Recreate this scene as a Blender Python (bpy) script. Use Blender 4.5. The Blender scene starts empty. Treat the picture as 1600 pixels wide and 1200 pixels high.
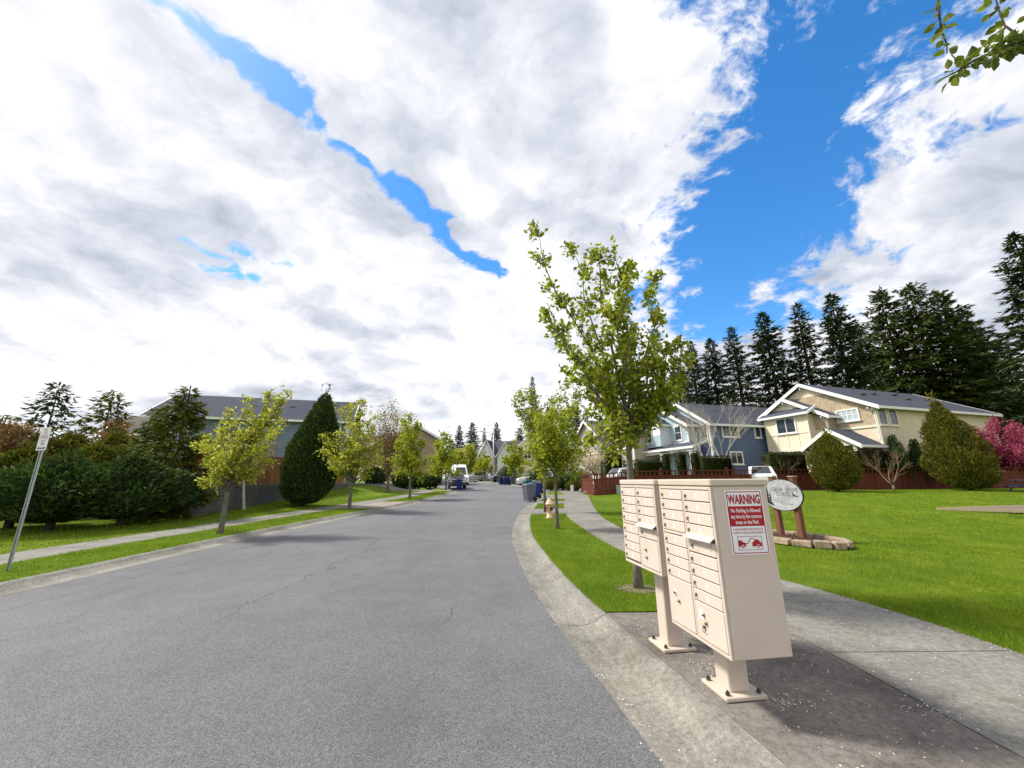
import bpy, math, random
import numpy as np
from mathutils import Vector, Matrix

random.seed(7)
RNG = np.random.default_rng(7)
scene = bpy.context.scene
COL = scene.collection
PI = math.pi
rad = math.radians

# ------------------------------------------------------------------ camera
CAM_H = 1.675
FPX = 605.0                       # focal length in pixels of the 1600 px wide photograph
PITCH, ROLL = rad(14.1), rad(-0.5)
cam_data = bpy.data.cameras.new('camera')
cam_data.sensor_fit = 'HORIZONTAL'
cam_data.sensor_width = 36.0
cam_data.lens = 36.0 * FPX / 1600.0
cam_data.clip_start = 0.05
cam_data.clip_end = 3000
cam = bpy.data.objects.new('camera', cam_data)
COL.objects.link(cam)
CAM_M = Matrix.Rotation(PI / 2 + PITCH, 3, 'X') @ Matrix.Rotation(ROLL, 3, 'Z')
cam.matrix_world = Matrix.Translation((0, 0, CAM_H)) @ CAM_M.to_4x4()
scene.camera = cam

# ------------------------------------------------------------------ sun and exposure
SUN_EL, SUN_AZ = rad(50), math.atan2(-0.95, 0.30)     # azimuth measured from +Y towards +X
sun_dir = Vector((math.sin(SUN_AZ) * math.cos(SUN_EL), math.cos(SUN_AZ) * math.cos(SUN_EL), math.sin(SUN_EL)))
sl = bpy.data.lights.new('sun', 'SUN')
sl.energy = 3.3
sl.angle = rad(8)
sl.color = (1.0, 0.95, 0.86)
sun = bpy.data.objects.new('sun', sl)
COL.objects.link(sun)
sun.rotation_euler = sun_dir.to_track_quat('Z', 'Y').to_euler()
sun.location = sun_dir * 60
scene.view_settings.view_transform = 'Standard'
scene.view_settings.look = 'None'
scene.view_settings.exposure = 0.78
scene.view_settings.gamma = 1.0
scene.view_settings.use_curve_mapping = False

# ------------------------------------------------------------------ node helper
class NT:
    def __init__(self, tree):
        self.t = tree
        self.n = tree.nodes
        self.l = tree.links
    def new(self, typ, **kw):
        nd = self.n.new(typ)
        for k, v in kw.items():
            setattr(nd, k, v)
        return nd
    def link(self, a, b):
        self.l.new(a, b)
    def setin(self, sock, v):
        if hasattr(v, 'is_linked') or isinstance(v, bpy.types.NodeSocket):
            self.l.new(v, sock)
        else:
            sock.default_value = v
    def math(self, op, a, b=None, c=None, clamp=False):
        nd = self.n.new('ShaderNodeMath'); nd.operation = op; nd.use_clamp = clamp
        for i, v in enumerate((a, b, c)):
            if v is not None:
                self.setin(nd.inputs[i], v)
        return nd.outputs[0]
    def vmath(self, op, a, b=None, scale=None):
        nd = self.n.new('ShaderNodeVectorMath'); nd.operation = op
        self.setin(nd.inputs[0], a)
        if b is not None:
            self.setin(nd.inputs[1], b)
        if scale is not None:
            self.setin(nd.inputs['Scale'], scale)
        return nd.outputs['Value'] if op in ('DOT_PRODUCT', 'LENGTH', 'DISTANCE') else nd.outputs[0]
    def noise(self, vec, scale, detail=4, rough=0.55, dist=0.0):
        nd = self.n.new('ShaderNodeTexNoise')
        if vec is not None:
            self.l.new(vec, nd.inputs['Vector'])
        nd.inputs['Scale'].default_value = scale
        nd.inputs['Detail'].default_value = detail
        nd.inputs['Roughness'].default_value = rough
        nd.inputs['Distortion'].default_value = dist
        return nd.outputs['Fac']
    def ramp(self, fac, stops, interp='LINEAR'):
        nd = self.n.new('ShaderNodeValToRGB')
        cr = nd.color_ramp; cr.interpolation = interp
        while len(cr.elements) < len(stops):
            cr.elements.new(0.5)
        for e, (p, c) in zip(cr.elements, stops):
            e.position = p
            e.color = (c[0], c[1], c[2], 1) if len(c) == 3 else c
        self.l.new(fac, nd.inputs[0])
        return nd.outputs[0]
    def mix(self, fac, a, b, mode='MIX'):
        nd = self.n.new('ShaderNodeMix'); nd.data_type = 'RGBA'; nd.blend_type = mode
        self.setin(nd.inputs[0], fac)
        for s, v in ((nd.inputs[6], a), (nd.inputs[7], b)):
            if isinstance(v, tuple):
                s.default_value = (v[0], v[1], v[2], 1)
            else:
                self.l.new(v, s)
        return nd.outputs[2]
    def smooth(self, v, a, b):
        nd = self.n.new('ShaderNodeMapRange'); nd.interpolation_type = 'SMOOTHSTEP'
        self.setin(nd.inputs[0], v)
        nd.inputs[1].default_value = a; nd.inputs[2].default_value = b
        return nd.outputs[0]

# ------------------------------------------------------------------ world: sky with broken cloud
world = bpy.data.worlds.new('World')
scene.world = world
world.use_nodes = True
W = NT(world.node_tree)
W.n.clear()
sky = W.new('ShaderNodeTexSky', sky_type='NISHITA')
sky.sun_disc = False
sky.sun_elevation = SUN_EL
sky.sun_rotation = SUN_AZ
sky.air_density = 1.0
sky.dust_density = 0.3
sky.ozone_density = 3.0
tc = W.new('ShaderNodeTexCoord')
sx = W.new('ShaderNodeSeparateXYZ'); W.link(tc.outputs['Generated'], sx.inputs[0])
zz = W.math('ADD', W.math('MAXIMUM', sx.outputs[2], 0.0), 0.30)
cx = W.new('ShaderNodeCombineXYZ')
W.link(W.math('DIVIDE', sx.outputs[0], zz), cx.inputs[0])
W.link(W.math('DIVIDE', sx.outputs[1], zz), cx.inputs[1])
p0 = cx.outputs[0]
wn = W.new('ShaderNodeTexNoise'); W.link(p0, wn.inputs['Vector']); wn.inputs['Scale'].default_value = 2.6; wn.inputs['Detail'].default_value = 5
wob = W.vmath('SCALE', W.vmath('SUBTRACT', wn.outputs['Color'], (0.5, 0.5, 0.5)), scale=0.24)
p1 = W.vmath('ADD', p0, wob)
def seg(a, b):
    ba = (b[0] - a[0], b[1] - a[1], 0)
    pa = W.vmath('SUBTRACT', p1, (a[0], a[1], 0))
    flat = W.vmath('MULTIPLY', pa, (1, 1, 0))
    h = W.math('DIVIDE', W.vmath('DOT_PRODUCT', flat, ba), ba[0] ** 2 + ba[1] ** 2, clamp=True)
    d = W.vmath('LENGTH', W.vmath('SUBTRACT', flat, W.vmath('SCALE', ba, scale=h)))
    return d, h
d1, h1 = seg((-0.57, 0.36), (-0.05, 1.10))       # the narrow diagonal rift
d2, h2 = seg((0.42, 0.15), (0.70, 1.12))         # the broad opening on the right
fb = W.noise(p1, 4.2, 9, 0.62)
fb2 = W.noise(p1, 1.5, 6, 0.55)
bil = W.math('SUBTRACT', 1.0, W.math('ABSOLUTE', W.math('MULTIPLY_ADD', W.noise(p1, 6.5, 3, 0.5), 4.0, -2.0)))
f1 = W.math('SUBTRACT', W.math('DIVIDE', d1, 0.030), 1.0)
f2 = W.math('SUBTRACT', W.math('DIVIDE', d2, W.math('MULTIPLY_ADD', h2, 0.10, 0.115)), 1.0)
gap = W.math('MULTIPLY', W.math('SUBTRACT', fb2, 0.335), 14.0)
f1 = W.math('MULTIPLY_ADD', W.smooth(W.noise(p0, 5.5, 2), 0.50, 0.62), 1.6, f1)
fld = W.math('MINIMUM', W.math('MINIMUM', f1, f2), gap)
fld = W.math('MULTIPLY_ADD', W.math('SUBTRACT', fb, 0.5), 4.2, fld)
fld = W.math('MULTIPLY_ADD', bil, 0.22, fld)
fld = W.math('MULTIPLY_ADD', W.math('SUBTRACT', W.noise(p1, 15.0, 6, 0.65), 0.5), 2.6, fld)
alpha = W.smooth(fld, -0.15, 0.65)
# thickness and self-shadow of the cloud
sh_vec = W.vmath('ADD', p1, (-0.07, 0.06, 0.0))
s1 = W.noise(p1, 2.6, 8, 0.58)
s2 = W.noise(sh_vec, 2.6, 8, 0.58)
relief = W.math('MULTIPLY', W.math('SUBTRACT', s1, s2), 1.7)
thick = W.smooth(W.noise(W.vmath('ADD', p0, (3.1, 7.4, 0)), 0.9, 5, 0.5), 0.38, 0.66)
bank = W.math('SUBTRACT', 1.0, W.smooth(W.vmath('LENGTH', W.vmath('MULTIPLY', W.vmath('SUBTRACT', p1, (-0.95, 0.86, 0)), (0.8, 1.5, 0))), 0.10, 0.60))
bank2 = W.math('SUBTRACT', 1.0, W.smooth(W.vmath('LENGTH', W.vmath('MULTIPLY', W.vmath('SUBTRACT', p1, (-1.25, 1.75, 0)), (0.45, 2.0, 0))), 0.10, 0.55))
thick = W.math('MAXIMUM', thick, W.math('MULTIPLY', W.math('MAXIMUM', bank, bank2), 1.15))
lum = W.math('ADD', W.math('SUBTRACT', 1.0, W.math('MULTIPLY', thick, 0.37)), relief)
lum = W.math('ADD', lum, W.math('MULTIPLY', W.math('SUBTRACT', W.noise(p1, 6.0, 6, 0.6), 0.5), 0.22))
lum = W.math('ADD', lum, W.math('MULTIPLY', bil, 0.05))
lum = W.math('MINIMUM', W.math('MAXIMUM', lum, 0.34), 0.98)
ccol = W.ramp(lum, [(0.34, (0.42, 0.45, 0.53)), (0.62, (0.66, 0.70, 0.79)), (0.92, (1.0, 1.0, 1.03))])
hs = W.new('ShaderNodeHueSaturation'); W.link(sky.outputs[0], hs.inputs['Color'])
hs.inputs['Saturation'].default_value = 1.32; hs.inputs['Value'].default_value = 1.25
bg1 = W.new('ShaderNodeBackground'); W.link(hs.outputs[0], bg1.inputs[0]); bg1.inputs[1].default_value = 0.118
bg2 = W.new('ShaderNodeBackground'); W.link(ccol, bg2.inputs[0]); bg2.inputs[1].default_value = 0.62
low = W.smooth(sx.outputs[2], -0.02, 0.10)
mx = W.new('ShaderNodeMixShader')
W.link(W.math('MULTIPLY', alpha, W.math('MULTIPLY_ADD', low, 0.35, 0.65)), mx.inputs[0])
W.link(bg1.outputs[0], mx.inputs[1]); W.link(bg2.outputs[0], mx.inputs[2])
wo = W.new('ShaderNodeOutputWorld'); W.link(mx.outputs[0], wo.inputs[0])
world.cycles.sampling_method = 'MANUAL'
world.cycles.sample_map_resolution = 512

# ------------------------------------------------------------------ pixel helpers (a pixel gives a direction; the ground or a stated depth gives the distance)
def ray(px, py):
    return CAM_M @ Vector(((px - 800) / FPX, -(py - 600) / FPX, -1))
def at_y(px, py, y):
    v = ray(px, py); t = y / v.y
    return Vector((v.x * t, y, CAM_H + v.z * t))
def softplus(t, s):
    return s * np.logaddexp(0, t / s)
def sstep(t, a, b):
    u = np.clip((t - a) / (b - a), 0, 1)
    return u * u * (3 - 2 * u)
def T(x, y):
    """height of the street level surface at (x, y); works on floats and arrays"""
    x = np.asarray(x, float); y = np.asarray(y, float)
    z = 0.027 * softplus(y - 10, 2.5)
    z = z - 0.027 * softplus(y - 78, 6.0)
    z = z + 0.25 * sstep(x, 4.8, 10) * sstep(y, 8, 26)
    z = z + 0.04 * np.clip(softplus(y - 18, 1.0), 0, 15) * sstep(-x, 10.4, 13.4)
    return z
def Tz(x, y):
    return float(T(x, y))
def G(px, py, lift=0.0):
    v = ray(px, py)
    t = 0.5
    while t < 300:
        if CAM_H + v.z * t < Tz(v.x * t, v.y * t) + lift:
            break
        t += 0.01 * max(1, t / 5)
    return Vector((v.x * t, v.y * t, CAM_H + v.z * t))

# ------------------------------------------------------------------ mesh helpers
class MB:
    def __init__(self):
        self.v = []; self.f = []; self.m = []; self.cut = []
    def add(self, vs, fs, mi=0):
        o = len(self.v)
        self.cut.append((o, len(self.f)))
        self.v += [tuple(p) for p in vs]
        for q in fs:
            self.f.append([i + o for i in q]); self.m.append(mi)
        return self
    def box(self, c, s, rz=0.0, mi=0, bev=0.0):
        hx, hy, hz = s[0] / 2, s[1] / 2, s[2] / 2
        ca, sa = math.cos(rz), math.sin(rz)
        def tr(x, y, z):
            return (c[0] + ca * x - sa * y, c[1] + sa * x + ca * y, c[2] + z)
        if bev <= 0:
            vs = [tr(x, y, z) for z in (-hz, hz) for (x, y) in ((-hx, -hy), (hx, -hy), (hx, hy), (-hx, hy))]
            fs = [(3, 2, 1, 0), (4, 5, 6, 7), (0, 1, 5, 4), (1, 2, 6, 5), (2, 3, 7, 6), (3, 0, 4, 7)]
            return self.add(vs, fs, mi)
        b = min(bev, hx * .9, hy * .9, hz * .9)
        vs = []; idx = {}
        for a in (-1, 1):
            for e in (-1, 1):
                for g in (-1, 1):
                    for k in range(3):
                        q = [a * (hx - (b if k != 0 else 0)), e * (hy - (b if k != 1 else 0)), g * (hz - (b if k != 2 else 0))]
                        idx[(a, e, g, k)] = len(vs); vs.append(tr(*q))
        fs = []
        def quad(keys):
            fs.append([idx[k] for k in keys])
        for s_ in (-1, 1):
            r = ((-1, -1), (1, -1), (1, 1), (-1, 1))
            if s_ < 0: r = r[::-1]
            quad([(s_, a, e, 0) for a, e in r])
            quad([(e, s_, a, 1) for a, e in r])
            quad([(a, e, s_, 2) for a, e in r])
        for a in (-1, 1):
            for e in (-1, 1):
                quad([(a, e, -1, 0), (a, e, -1, 1), (a, e, 1, 1), (a, e, 1, 0)])
                quad([(a, -1, e, 0), (a, -1, e, 2), (a, 1, e, 2), (a, 1, e, 0)])
                quad([(-1, a, e, 1), (-1, a, e, 2), (1, a, e, 2), (1, a, e, 1)])
                for g in (-1, 1):
                    quad([(a, e, g, 0), (a, e, g, 1), (a, e, g, 2)])
        return self.add(vs, fs, mi)
    def beam(self, a, b, w, h, mi=0):
        """rectangular bar from a to b, w across (horizontal), h in the other direction"""
        a = Vector(a); b = Vector(b); d = (b - a).normalized()
        up = Vector((0, 0, 1)) if abs(d.z) < 0.95 else Vector((0, 1, 0))
        s = d.cross(up).normalized() * (w / 2); u = s.cross(d).normalized() * (h / 2)
        vs = [p + i * s + j * u for p in (a, b) for (i, j) in ((-1, -1), (1, -1), (1, 1), (-1, 1))]
        return self.add(vs, [(0, 1, 2, 3), (7, 6, 5, 4), (0, 4, 5, 1), (1, 5, 6, 2), (2, 6, 7, 3), (3, 7, 4, 0)], mi)
    def prism(self, poly, off, mi=0):
        """polygon (3-d points) pushed along the vector off"""
        n = len(poly); off = Vector(off)
        vs = [Vector(p) for p in poly] + [Vector(p) + off for p in poly]
        fs = [tuple(range(n - 1, -1, -1)), tuple(range(n, 2 * n))] + [(i, (i + 1) % n, n + (i + 1) % n, n + i) for i in range(n)]
        return self.add(vs, fs, mi)
    def tube(self, pts, radii, n=8, mi=0, cap=True):
        pts = [Vector(p) for p in pts]
        rings = []
        for i, p in enumerate(pts):
            d = (pts[min(i + 1, len(pts) - 1)] - pts[max(i - 1, 0)])
            d = d.normalized() if d.length > 1e-9 else Vector((0, 0, 1))
            ref = Vector((1, 0, 0)) if abs(d.x) < 0.8 else Vector((0, 1, 0))
            s = d.cross(ref).normalized(); u = d.cross(s)
            r = radii[i] if hasattr(radii, '__len__') else radii
            rings.append([p + (s * math.cos(2 * PI * k / n) + u * math.sin(2 * PI * k / n)) * r for k in range(n)])
        vs = [q for r in rings for q in r]
        fs = []
        for i in range(len(pts) - 1):
            for k in range(n):
                fs.append((i * n + k, i * n + (k + 1) % n, (i + 1) * n + (k + 1) % n, (i + 1) * n + k))
        if cap:
            fs.append(tuple(range(n - 1, -1, -1))); fs.append(tuple(range((len(pts) - 1) * n, len(pts) * n)))
        return self.add(vs, fs, mi)
    def lathe(self, prof, n=24, c=(0, 0, 0), mi=0):
        vs = []; fs = []
        for (r, z) in prof:
            for k in range(n):
                a = 2 * PI * k / n
                vs.append((c[0] + r * math.cos(a), c[1] + r * math.sin(a), c[2] + z))
        for i in range(len(prof) - 1):
            for k in range(n):
                fs.append((i * n + k, i * n + (k + 1) % n, (i + 1) * n + (k + 1) % n, (i + 1) * n + k))
        fs.append(tuple(range(n - 1, -1, -1))); fs.append(tuple(range((len(prof) - 1) * n, len(prof) * n)))
        return self.add(vs, fs, mi)
    def mesh(self, name, mat, smooth=False):
        me = bpy.data.meshes.new(name)
        me.from_pydata([tuple(p) for p in self.v], [], self.f)
        mats = mat if isinstance(mat, (list, tuple)) else [mat]
        for q in mats:
            me.materials.append(M[q] if isinstance(q, str) else q)
        if len(mats) > 1:
            me.polygons.foreach_set('material_index', self.m)
        if smooth:
            me.polygons.foreach_set('use_smooth', [True] * len(me.polygons))
        me.update()
        return me
    def build(self, name, mat, parent=None, smooth=False, loc=None, rz=0.0):
        return obj(name, self.mesh(name, mat, smooth), parent, loc, rz)

    def each(self, name, mat, parent=None, smooth=False):
        """one object for every shape that was added"""
        ends = self.cut[1:] + [(len(self.v), len(self.f))]
        for (v0, f0), (v1, f1) in zip(self.cut, ends):
            q = MB(); q.v = self.v[v0:v1]; q.f = [[i - v0 for i in f] for f in self.f[f0:f1]]; q.m = self.m[f0:f1]
            q.build(name, mat, parent, smooth)

def obj(name, me, parent=None, loc=None, rz=0.0):
    o = bpy.data.objects.new(name, me)
    COL.objects.link(o)
    o.parent = parent
    if loc is not None:
        o.location = loc
    if rz:
        o.rotation_euler = (0, 0, rz)
    return o
def tag(o, label=None, cat=None, group=None, kind=None):
    if label: o['label'] = label
    if cat: o['category'] = cat
    if group: o['group'] = group
    if kind: o['kind'] = kind
    return o
def thing(name, label, cat, loc=(0, 0, 0), rz=0.0, group=None):
    o = obj(name, None, None, loc, rz)
    o.empty_display_size = 0.2
    return tag(o, label, cat, group)
def copy_tree(o, parent=None):
    c = o.copy(); COL.objects.link(c); c.parent = parent
    for ch in o.children:
        copy_tree(ch, c)
    return c
def text_mesh(s, size, font_scale=(1, 1), align='CENTER', space=1.0, bold=0.0):
    cu = bpy.data.curves.new('lettering', 'FONT')
    cu.body = s; cu.size = size; cu.align_x = align; cu.align_y = 'CENTER'
    cu.space_character = space; cu.resolution_u = 2
    cu.offset = bold
    o = bpy.data.objects.new('lettering', cu)
    COL.objects.link(o)
    dg = bpy.context.evaluated_depsgraph_get()
    me = bpy.data.meshes.new_from_object(o.evaluated_get(dg))
    bpy.data.objects.remove(o); bpy.data.curves.remove(cu)
    for v in me.vertices:
        v.co.x *= font_scale[0]; v.co.y *= font_scale[1]
    return me
def lettering(s, size, mat, parent, origin, ux, uy, name='lettering', scale=(1, 1), space=1.0, bold=0.0):
    """text in the plane spanned by ux (reading direction) and uy (up)"""
    me = text_mesh(s, size, scale, space=space, bold=bold)
    ux = Vector(ux); uy = Vector(uy); og = Vector(origin)
    for v in me.vertices:
        v.co = og + ux * v.co.x + uy * v.co.y
    me.materials.clear(); me.materials.append(M[mat])
    return obj(name, me, parent)

# ------------------------------------------------------------------ materials
M = {}
def newmat(name):
    m = bpy.data.materials.new(name); m.use_nodes = True
    n = NT(m.node_tree)
    b = n.n['Principled BSDF']
    M[name] = m
    return n, b
def objco(n):
    return n.new('ShaderNodeTexCoord').outputs['Object']
def bump(n, b, h, strength=0.3, dist=0.01):
    bp = n.new('ShaderNodeBump'); bp.inputs['Strength'].default_value = strength; bp.inputs['Distance'].default_value = dist
    n.link(h, bp.inputs['Height']); n.link(bp.outputs[0], b.inputs['Normal'])
def simple(name, col, rough=0.6, metal=0.0, var=0.12, scale=6.0, spec=0.4, bumps=0.0, coat=0.0):
    n, b = newmat(name)
    co = objco(n)
    f = n.noise(co, scale, 5, 0.6)
    lo = tuple(c * (1 - var) for c in col); hi = tuple(min(1, c * (1 + var)) for c in col)
    n.link(n.ramp(f, [(0.3, lo), (0.7, hi)]), b.inputs['Base Color'])
    b.inputs['Roughness'].default_value = rough
    b.inputs['Metallic'].default_value = metal
    b.inputs['Specular IOR Level'].default_value = spec
    if coat: b.inputs['Coat Weight'].default_value = coat
    if bumps: bump(n, b, n.noise(co, scale * 8, 4), bumps, 0.004)
    return n, b

def asphalt():
    n, b = newmat('asphalt')
    co = objco(n)
    big = n.noise(co, 0.16, 5, 0.6)
    mid = n.noise(co, 1.4, 5, 0.65)
    fine = n.noise(co, 120, 4, 0.75)
    vo = n.new('ShaderNodeTexVoronoi'); vo.inputs['Scale'].default_value = 150; n.link(co, vo.inputs['Vector'])
    vcol = n.new('ShaderNodeSeparateColor'); n.link(vo.outputs['Color'], vcol.inputs[0])
    base = n.ramp(n.math('MULTIPLY_ADD', mid, 0.4, n.math('MULTIPLY', big, 0.6)), [(0.34, (0.105, 0.108, 0.117)), (0.66, (0.168, 0.170, 0.180))])
    grit = n.ramp(n.math('ADD', n.math('MULTIPLY', fine, 0.6), n.math('MULTIPLY', vcol.outputs[0], 0.4)), [(0.29, (0.48, 0.48, 0.49)), (0.52, (0.98, 0.98, 0.99)), (0.72, (1.6, 1.58, 1.56))])
    c = n.mix(1.0, base, grit, 'MULTIPLY')
    # wandering cracks along and across the lane
    sp = n.new('ShaderNodeSeparateXYZ'); n.link(co, sp.inputs[0])
    wander = n.math('MULTIPLY', n.math('SUBTRACT', n.noise(co, 0.55, 6, 0.62), 0.5), 1.6)
    cr = None
    for (axis, pos, w) in ((0, -0.9, 0.009), (0, -3.6, 0.011), (0, -5.6, 0.009), (1, 7.6, 0.007)):
        d = n.math('ABSOLUTE', n.math('ADD', n.math('SUBTRACT', sp.outputs[axis], pos), wander))
        k = n.math('SUBTRACT', 1.0, n.smooth(d, w * 0.5, w * 1.7))
        cr = k if cr is None else n.math('MAXIMUM', cr, k)
    patchy = n.smooth(n.noise(co, 0.35, 3), 0.44, 0.56)
    cr = n.math('MULTIPLY', cr, n.math('MULTIPLY', patchy, 0.6))
    seam = n.math('SUBTRACT', 1.0, n.smooth(n.math('ABSOLUTE', n.math('ADD', n.math('SUBTRACT', sp.outputs[0], -6.9), n.math('MULTIPLY', wander, 0.06))), 0.008, 0.03))
    cr = n.math('MAXIMUM', cr, n.math('MULTIPLY', seam, 0.5))
    c = n.mix(cr, c, (0.035, 0.035, 0.038))
    # pale tyre-polished bands and a few oily marks
    oil = n.smooth(n.noise(n.vmath('MULTIPLY', co, (1.0, 0.18, 1.0)), 1.1, 4), 0.56, 0.75)
    c = n.mix(n.math('MULTIPLY', oil, 0.35), c, (0.075, 0.075, 0.08))
    n.link(c, b.inputs['Base Color'])
    b.inputs['Roughness'].default_value = 0.82
    b.inputs['Specular IOR Level'].default_value = 0.35
    bump(n, b, n.math('SUBTRACT', n.math('ADD', fine, n.math('MULTIPLY', vcol.outputs[0], 0.5)), n.math('MULTIPLY', cr, 2.0)), 0.75, 0.006)
asphalt()

def concrete(name, lo, hi, moss=0.25, stain=(0.10, 0.085, 0.07), stain_amt=0.35, streak=(1, 1, 1)):
    n, b = newmat(name)
    co = objco(n)
    big = n.noise(n.vmath('MULTIPLY', co, streak), 0.9, 6, 0.62)
    mid = n.noise(n.vmath('MULTIPLY', co, streak), 5.0, 6, 0.68)
    fine = n.noise(co, 95, 3, 0.7)
    c = n.ramp(n.math('ADD', n.math('MULTIPLY', big, 0.55), n.math('MULTIPLY', mid, 0.45)), [(0.34, lo), (0.64, hi)])
    c = n.mix(n.math('MULTIPLY', n.smooth(n.noise(n.vmath('ADD', co, (9.2, 1.7, 0)), 2.3, 7, 0.7), 0.50, 0.70), moss), c, (0.20, 0.21, 0.13))
    c = n.mix(n.math('MULTIPLY', n.smooth(n.noise(n.vmath('ADD', co, (2.2, 31.7, 0)), 1.15, 7, 0.66), 0.47, 0.68), stain_amt), c, stain)
    mott = n.noise(n.vmath('ADD', co, (5.1, 8.3, 0)), 22, 6, 0.75)
    c = n.mix(1.0, c, n.ramp(mott, [(0.34, (0.66, 0.64, 0.63)), (0.5, (0.98, 0.98, 0.96)), (0.68, (1.32, 1.30, 1.22))]), 'MULTIPLY')
    c = n.mix(1.0, c, n.ramp(fine, [(0.28, (0.62, 0.62, 0.63)), (0.5, (1.0, 1.0, 1.0)), (0.72, (1.25, 1.24, 1.2))]), 'MULTIPLY')
    n.link(c, b.inputs['Base Color'])
    b.inputs['Roughness'].default_value = 0.88
    b.inputs['Specular IOR Level'].default_value = 0.3
    bump(n, b, n.math('ADD', fine, n.math('MULTIPLY', mid, 0.8)), 0.5, 0.005)
concrete('concrete', (0.15, 0.143, 0.132), (0.255, 0.245, 0.225), 0.40, (0.115, 0.105, 0.10), 0.5)
concrete('concrete_pad', (0.125, 0.11, 0.102), (0.215, 0.195, 0.178), 0.18, (0.06, 0.05, 0.045), 0.55)
concrete('concrete_kerb', (0.15, 0.145, 0.132), (0.28, 0.268, 0.24), 0.38, (0.10, 0.09, 0.082), 0.6, (2.2, 0.45, 1))
concrete('concrete_wall', (0.085, 0.085, 0.095), (0.15, 0.15, 0.16), 0.15)
concrete('drive_brown', (0.24, 0.20, 0.18), (0.36, 0.31, 0.28))
simple('joint_brown', (0.15, 0.115, 0.09), 0.9)
simple('joint', (0.035, 0.03, 0.025), 0.95)

def turf():
    n, b = newmat('turf')
    co = objco(n)
    a = n.noise(co, 0.35, 4, 0.6); m = n.noise(n.vmath('MULTIPLY', co, (1, 0.7, 1)), 2.6, 5, 0.65); f = n.noise(co, 60, 3, 0.8)
    v = n.math('ADD', n.math('MULTIPLY', a, 0.45), n.math('MULTIPLY', m, 0.55))
    c = n.ramp(v, [(0.32, (0.06, 0.11, 0.010)), (0.50, (0.12, 0.19, 0.013)), (0.68, (0.23, 0.265, 0.025))])
    c = n.mix(1.0, c, n.ramp(f, [(0.3, (0.55, 0.55, 0.5)), (0.7, (1.3, 1.3, 1.2))]), 'MULTIPLY')
    n.link(c, b.inputs['Base Color']); b.inputs['Roughness'].default_value = 0.9; b.inputs['Specular IOR Level'].default_value = 0.1
    bump(n, b, n.math('ADD', f, n.math('MULTIPLY', m, 2)), 0.8, 0.03)
turf()

def foliage(name, stops, trans=0.35, rough=0.55, spec=0.3, clump=1.6, cw=0.35):
    """leaf colour runs over a per-leaf random value stored on the faces, plus a soft clump variation"""
    n, b = newmat(name)
    at = n.new('ShaderNodeAttribute'); at.attribute_name = 'rnd'
    co = objco(n)
    v = n.math('ADD', n.math('MULTIPLY', at.outputs['Fac'], 1.0 - cw), n.math('MULTIPLY', n.noise(co, clump, 5, 0.65), cw))
    c = n.ramp(v, stops)
    n.link(c, b.inputs['Base Color'])
    b.inputs['Roughness'].default_value = rough; b.inputs['Specular IOR Level'].default_value = spec
    tr = n.new('ShaderNodeBsdfTranslucent')
    n.link(n.mix(1.0, c, (1.25, 1.35, 0.7), 'MULTIPLY'), tr.inputs['Color'])
    ms = n.new('ShaderNodeMixShader'); ms.inputs[0].default_value = trans
    n.link(b.outputs[0], ms.inputs[1]); n.link(tr.outputs[0], ms.inputs[2])
    n.link(ms.outputs[0], n.n['Material Output'].inputs[0])
foliage('grass_blade', [(0.26, (0.075, 0.13, 0.010)), (0.44, (0.14, 0.235, 0.013)), (0.58, (0.22, 0.305, 0.018)), (0.74, (0.34, 0.37, 0.045))], 0.3, 0.6, 0.15, 1.3, 0.62)
foliage('leaf_pear', [(0.2, (0.12, 0.165, 0.012)), (0.5, (0.25, 0.29, 0.022)), (0.8, (0.46, 0.46, 0.07))], 0.42)
foliage('leaf_lime', [(0.2, (0.18, 0.205, 0.018)), (0.5, (0.34, 0.36, 0.03)), (0.76, (0.54, 0.50, 0.10)), (0.88, (0.74, 0.67, 0.34))], 0.42)
foliage('leaf_fresh', [(0.2, (0.16, 0.20, 0.012)), (0.5, (0.30, 0.34, 0.02)), (0.85, (0.50, 0.49, 0.06))], 0.42)
foliage('needle_dark', [(0.2, (0.016, 0.034, 0.015)), (0.5, (0.036, 0.062, 0.024)), (0.8, (0.072, 0.096, 0.028))], 0.12, 0.7, 0.15, 0.35)
foliage('needle_green', [(0.2, (0.024, 0.046, 0.012)), (0.5, (0.052, 0.080, 0.016)), (0.8, (0.105, 0.115, 0.022))], 0.15, 0.7, 0.15, 0.35)
foliage('needle_olive', [(0.2, (0.042, 0.060, 0.008)), (0.5, (0.09, 0.105, 0.011)), (0.8, (0.17, 0.155, 0.024))], 0.2, 0.7, 0.15, 0.8)
foliage('shrub_olive', [(0.2, (0.055, 0.065, 0.008)), (0.5, (0.12, 0.12, 0.014)), (0.8, (0.22, 0.195, 0.032))], 0.25, 0.7, 0.15, 1.0)
foliage('shrub_dark', [(0.2, (0.020, 0.048, 0.015)), (0.5, (0.046, 0.084, 0.022)), (0.8, (0.105, 0.14, 0.03))], 0.12, 0.7, 0.15, 1.0)
foliage('hedge_green', [(0.2, (0.022, 0.030, 0.007)), (0.5, (0.045, 0.055, 0.010)), (0.8, (0.08, 0.085, 0.016))], 0.15, 0.7, 0.15, 2.0)
foliage('leaf_copper', [(0.2, (0.11, 0.055, 0.022)), (0.5, (0.21, 0.11, 0.045)), (0.8, (0.31, 0.19, 0.085))], 0.3)
foliage('leaf_bronze', [(0.2, (0.13, 0.085, 0.03)), (0.5, (0.24, 0.165, 0.07)), (0.8, (0.36, 0.27, 0.12))], 0.3)
foliage('blossom_pink', [(0.2, (0.18, 0.02, 0.07)), (0.5, (0.36, 0.045, 0.14)), (0.8, (0.62, 0.18, 0.30))], 0.35)
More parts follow.
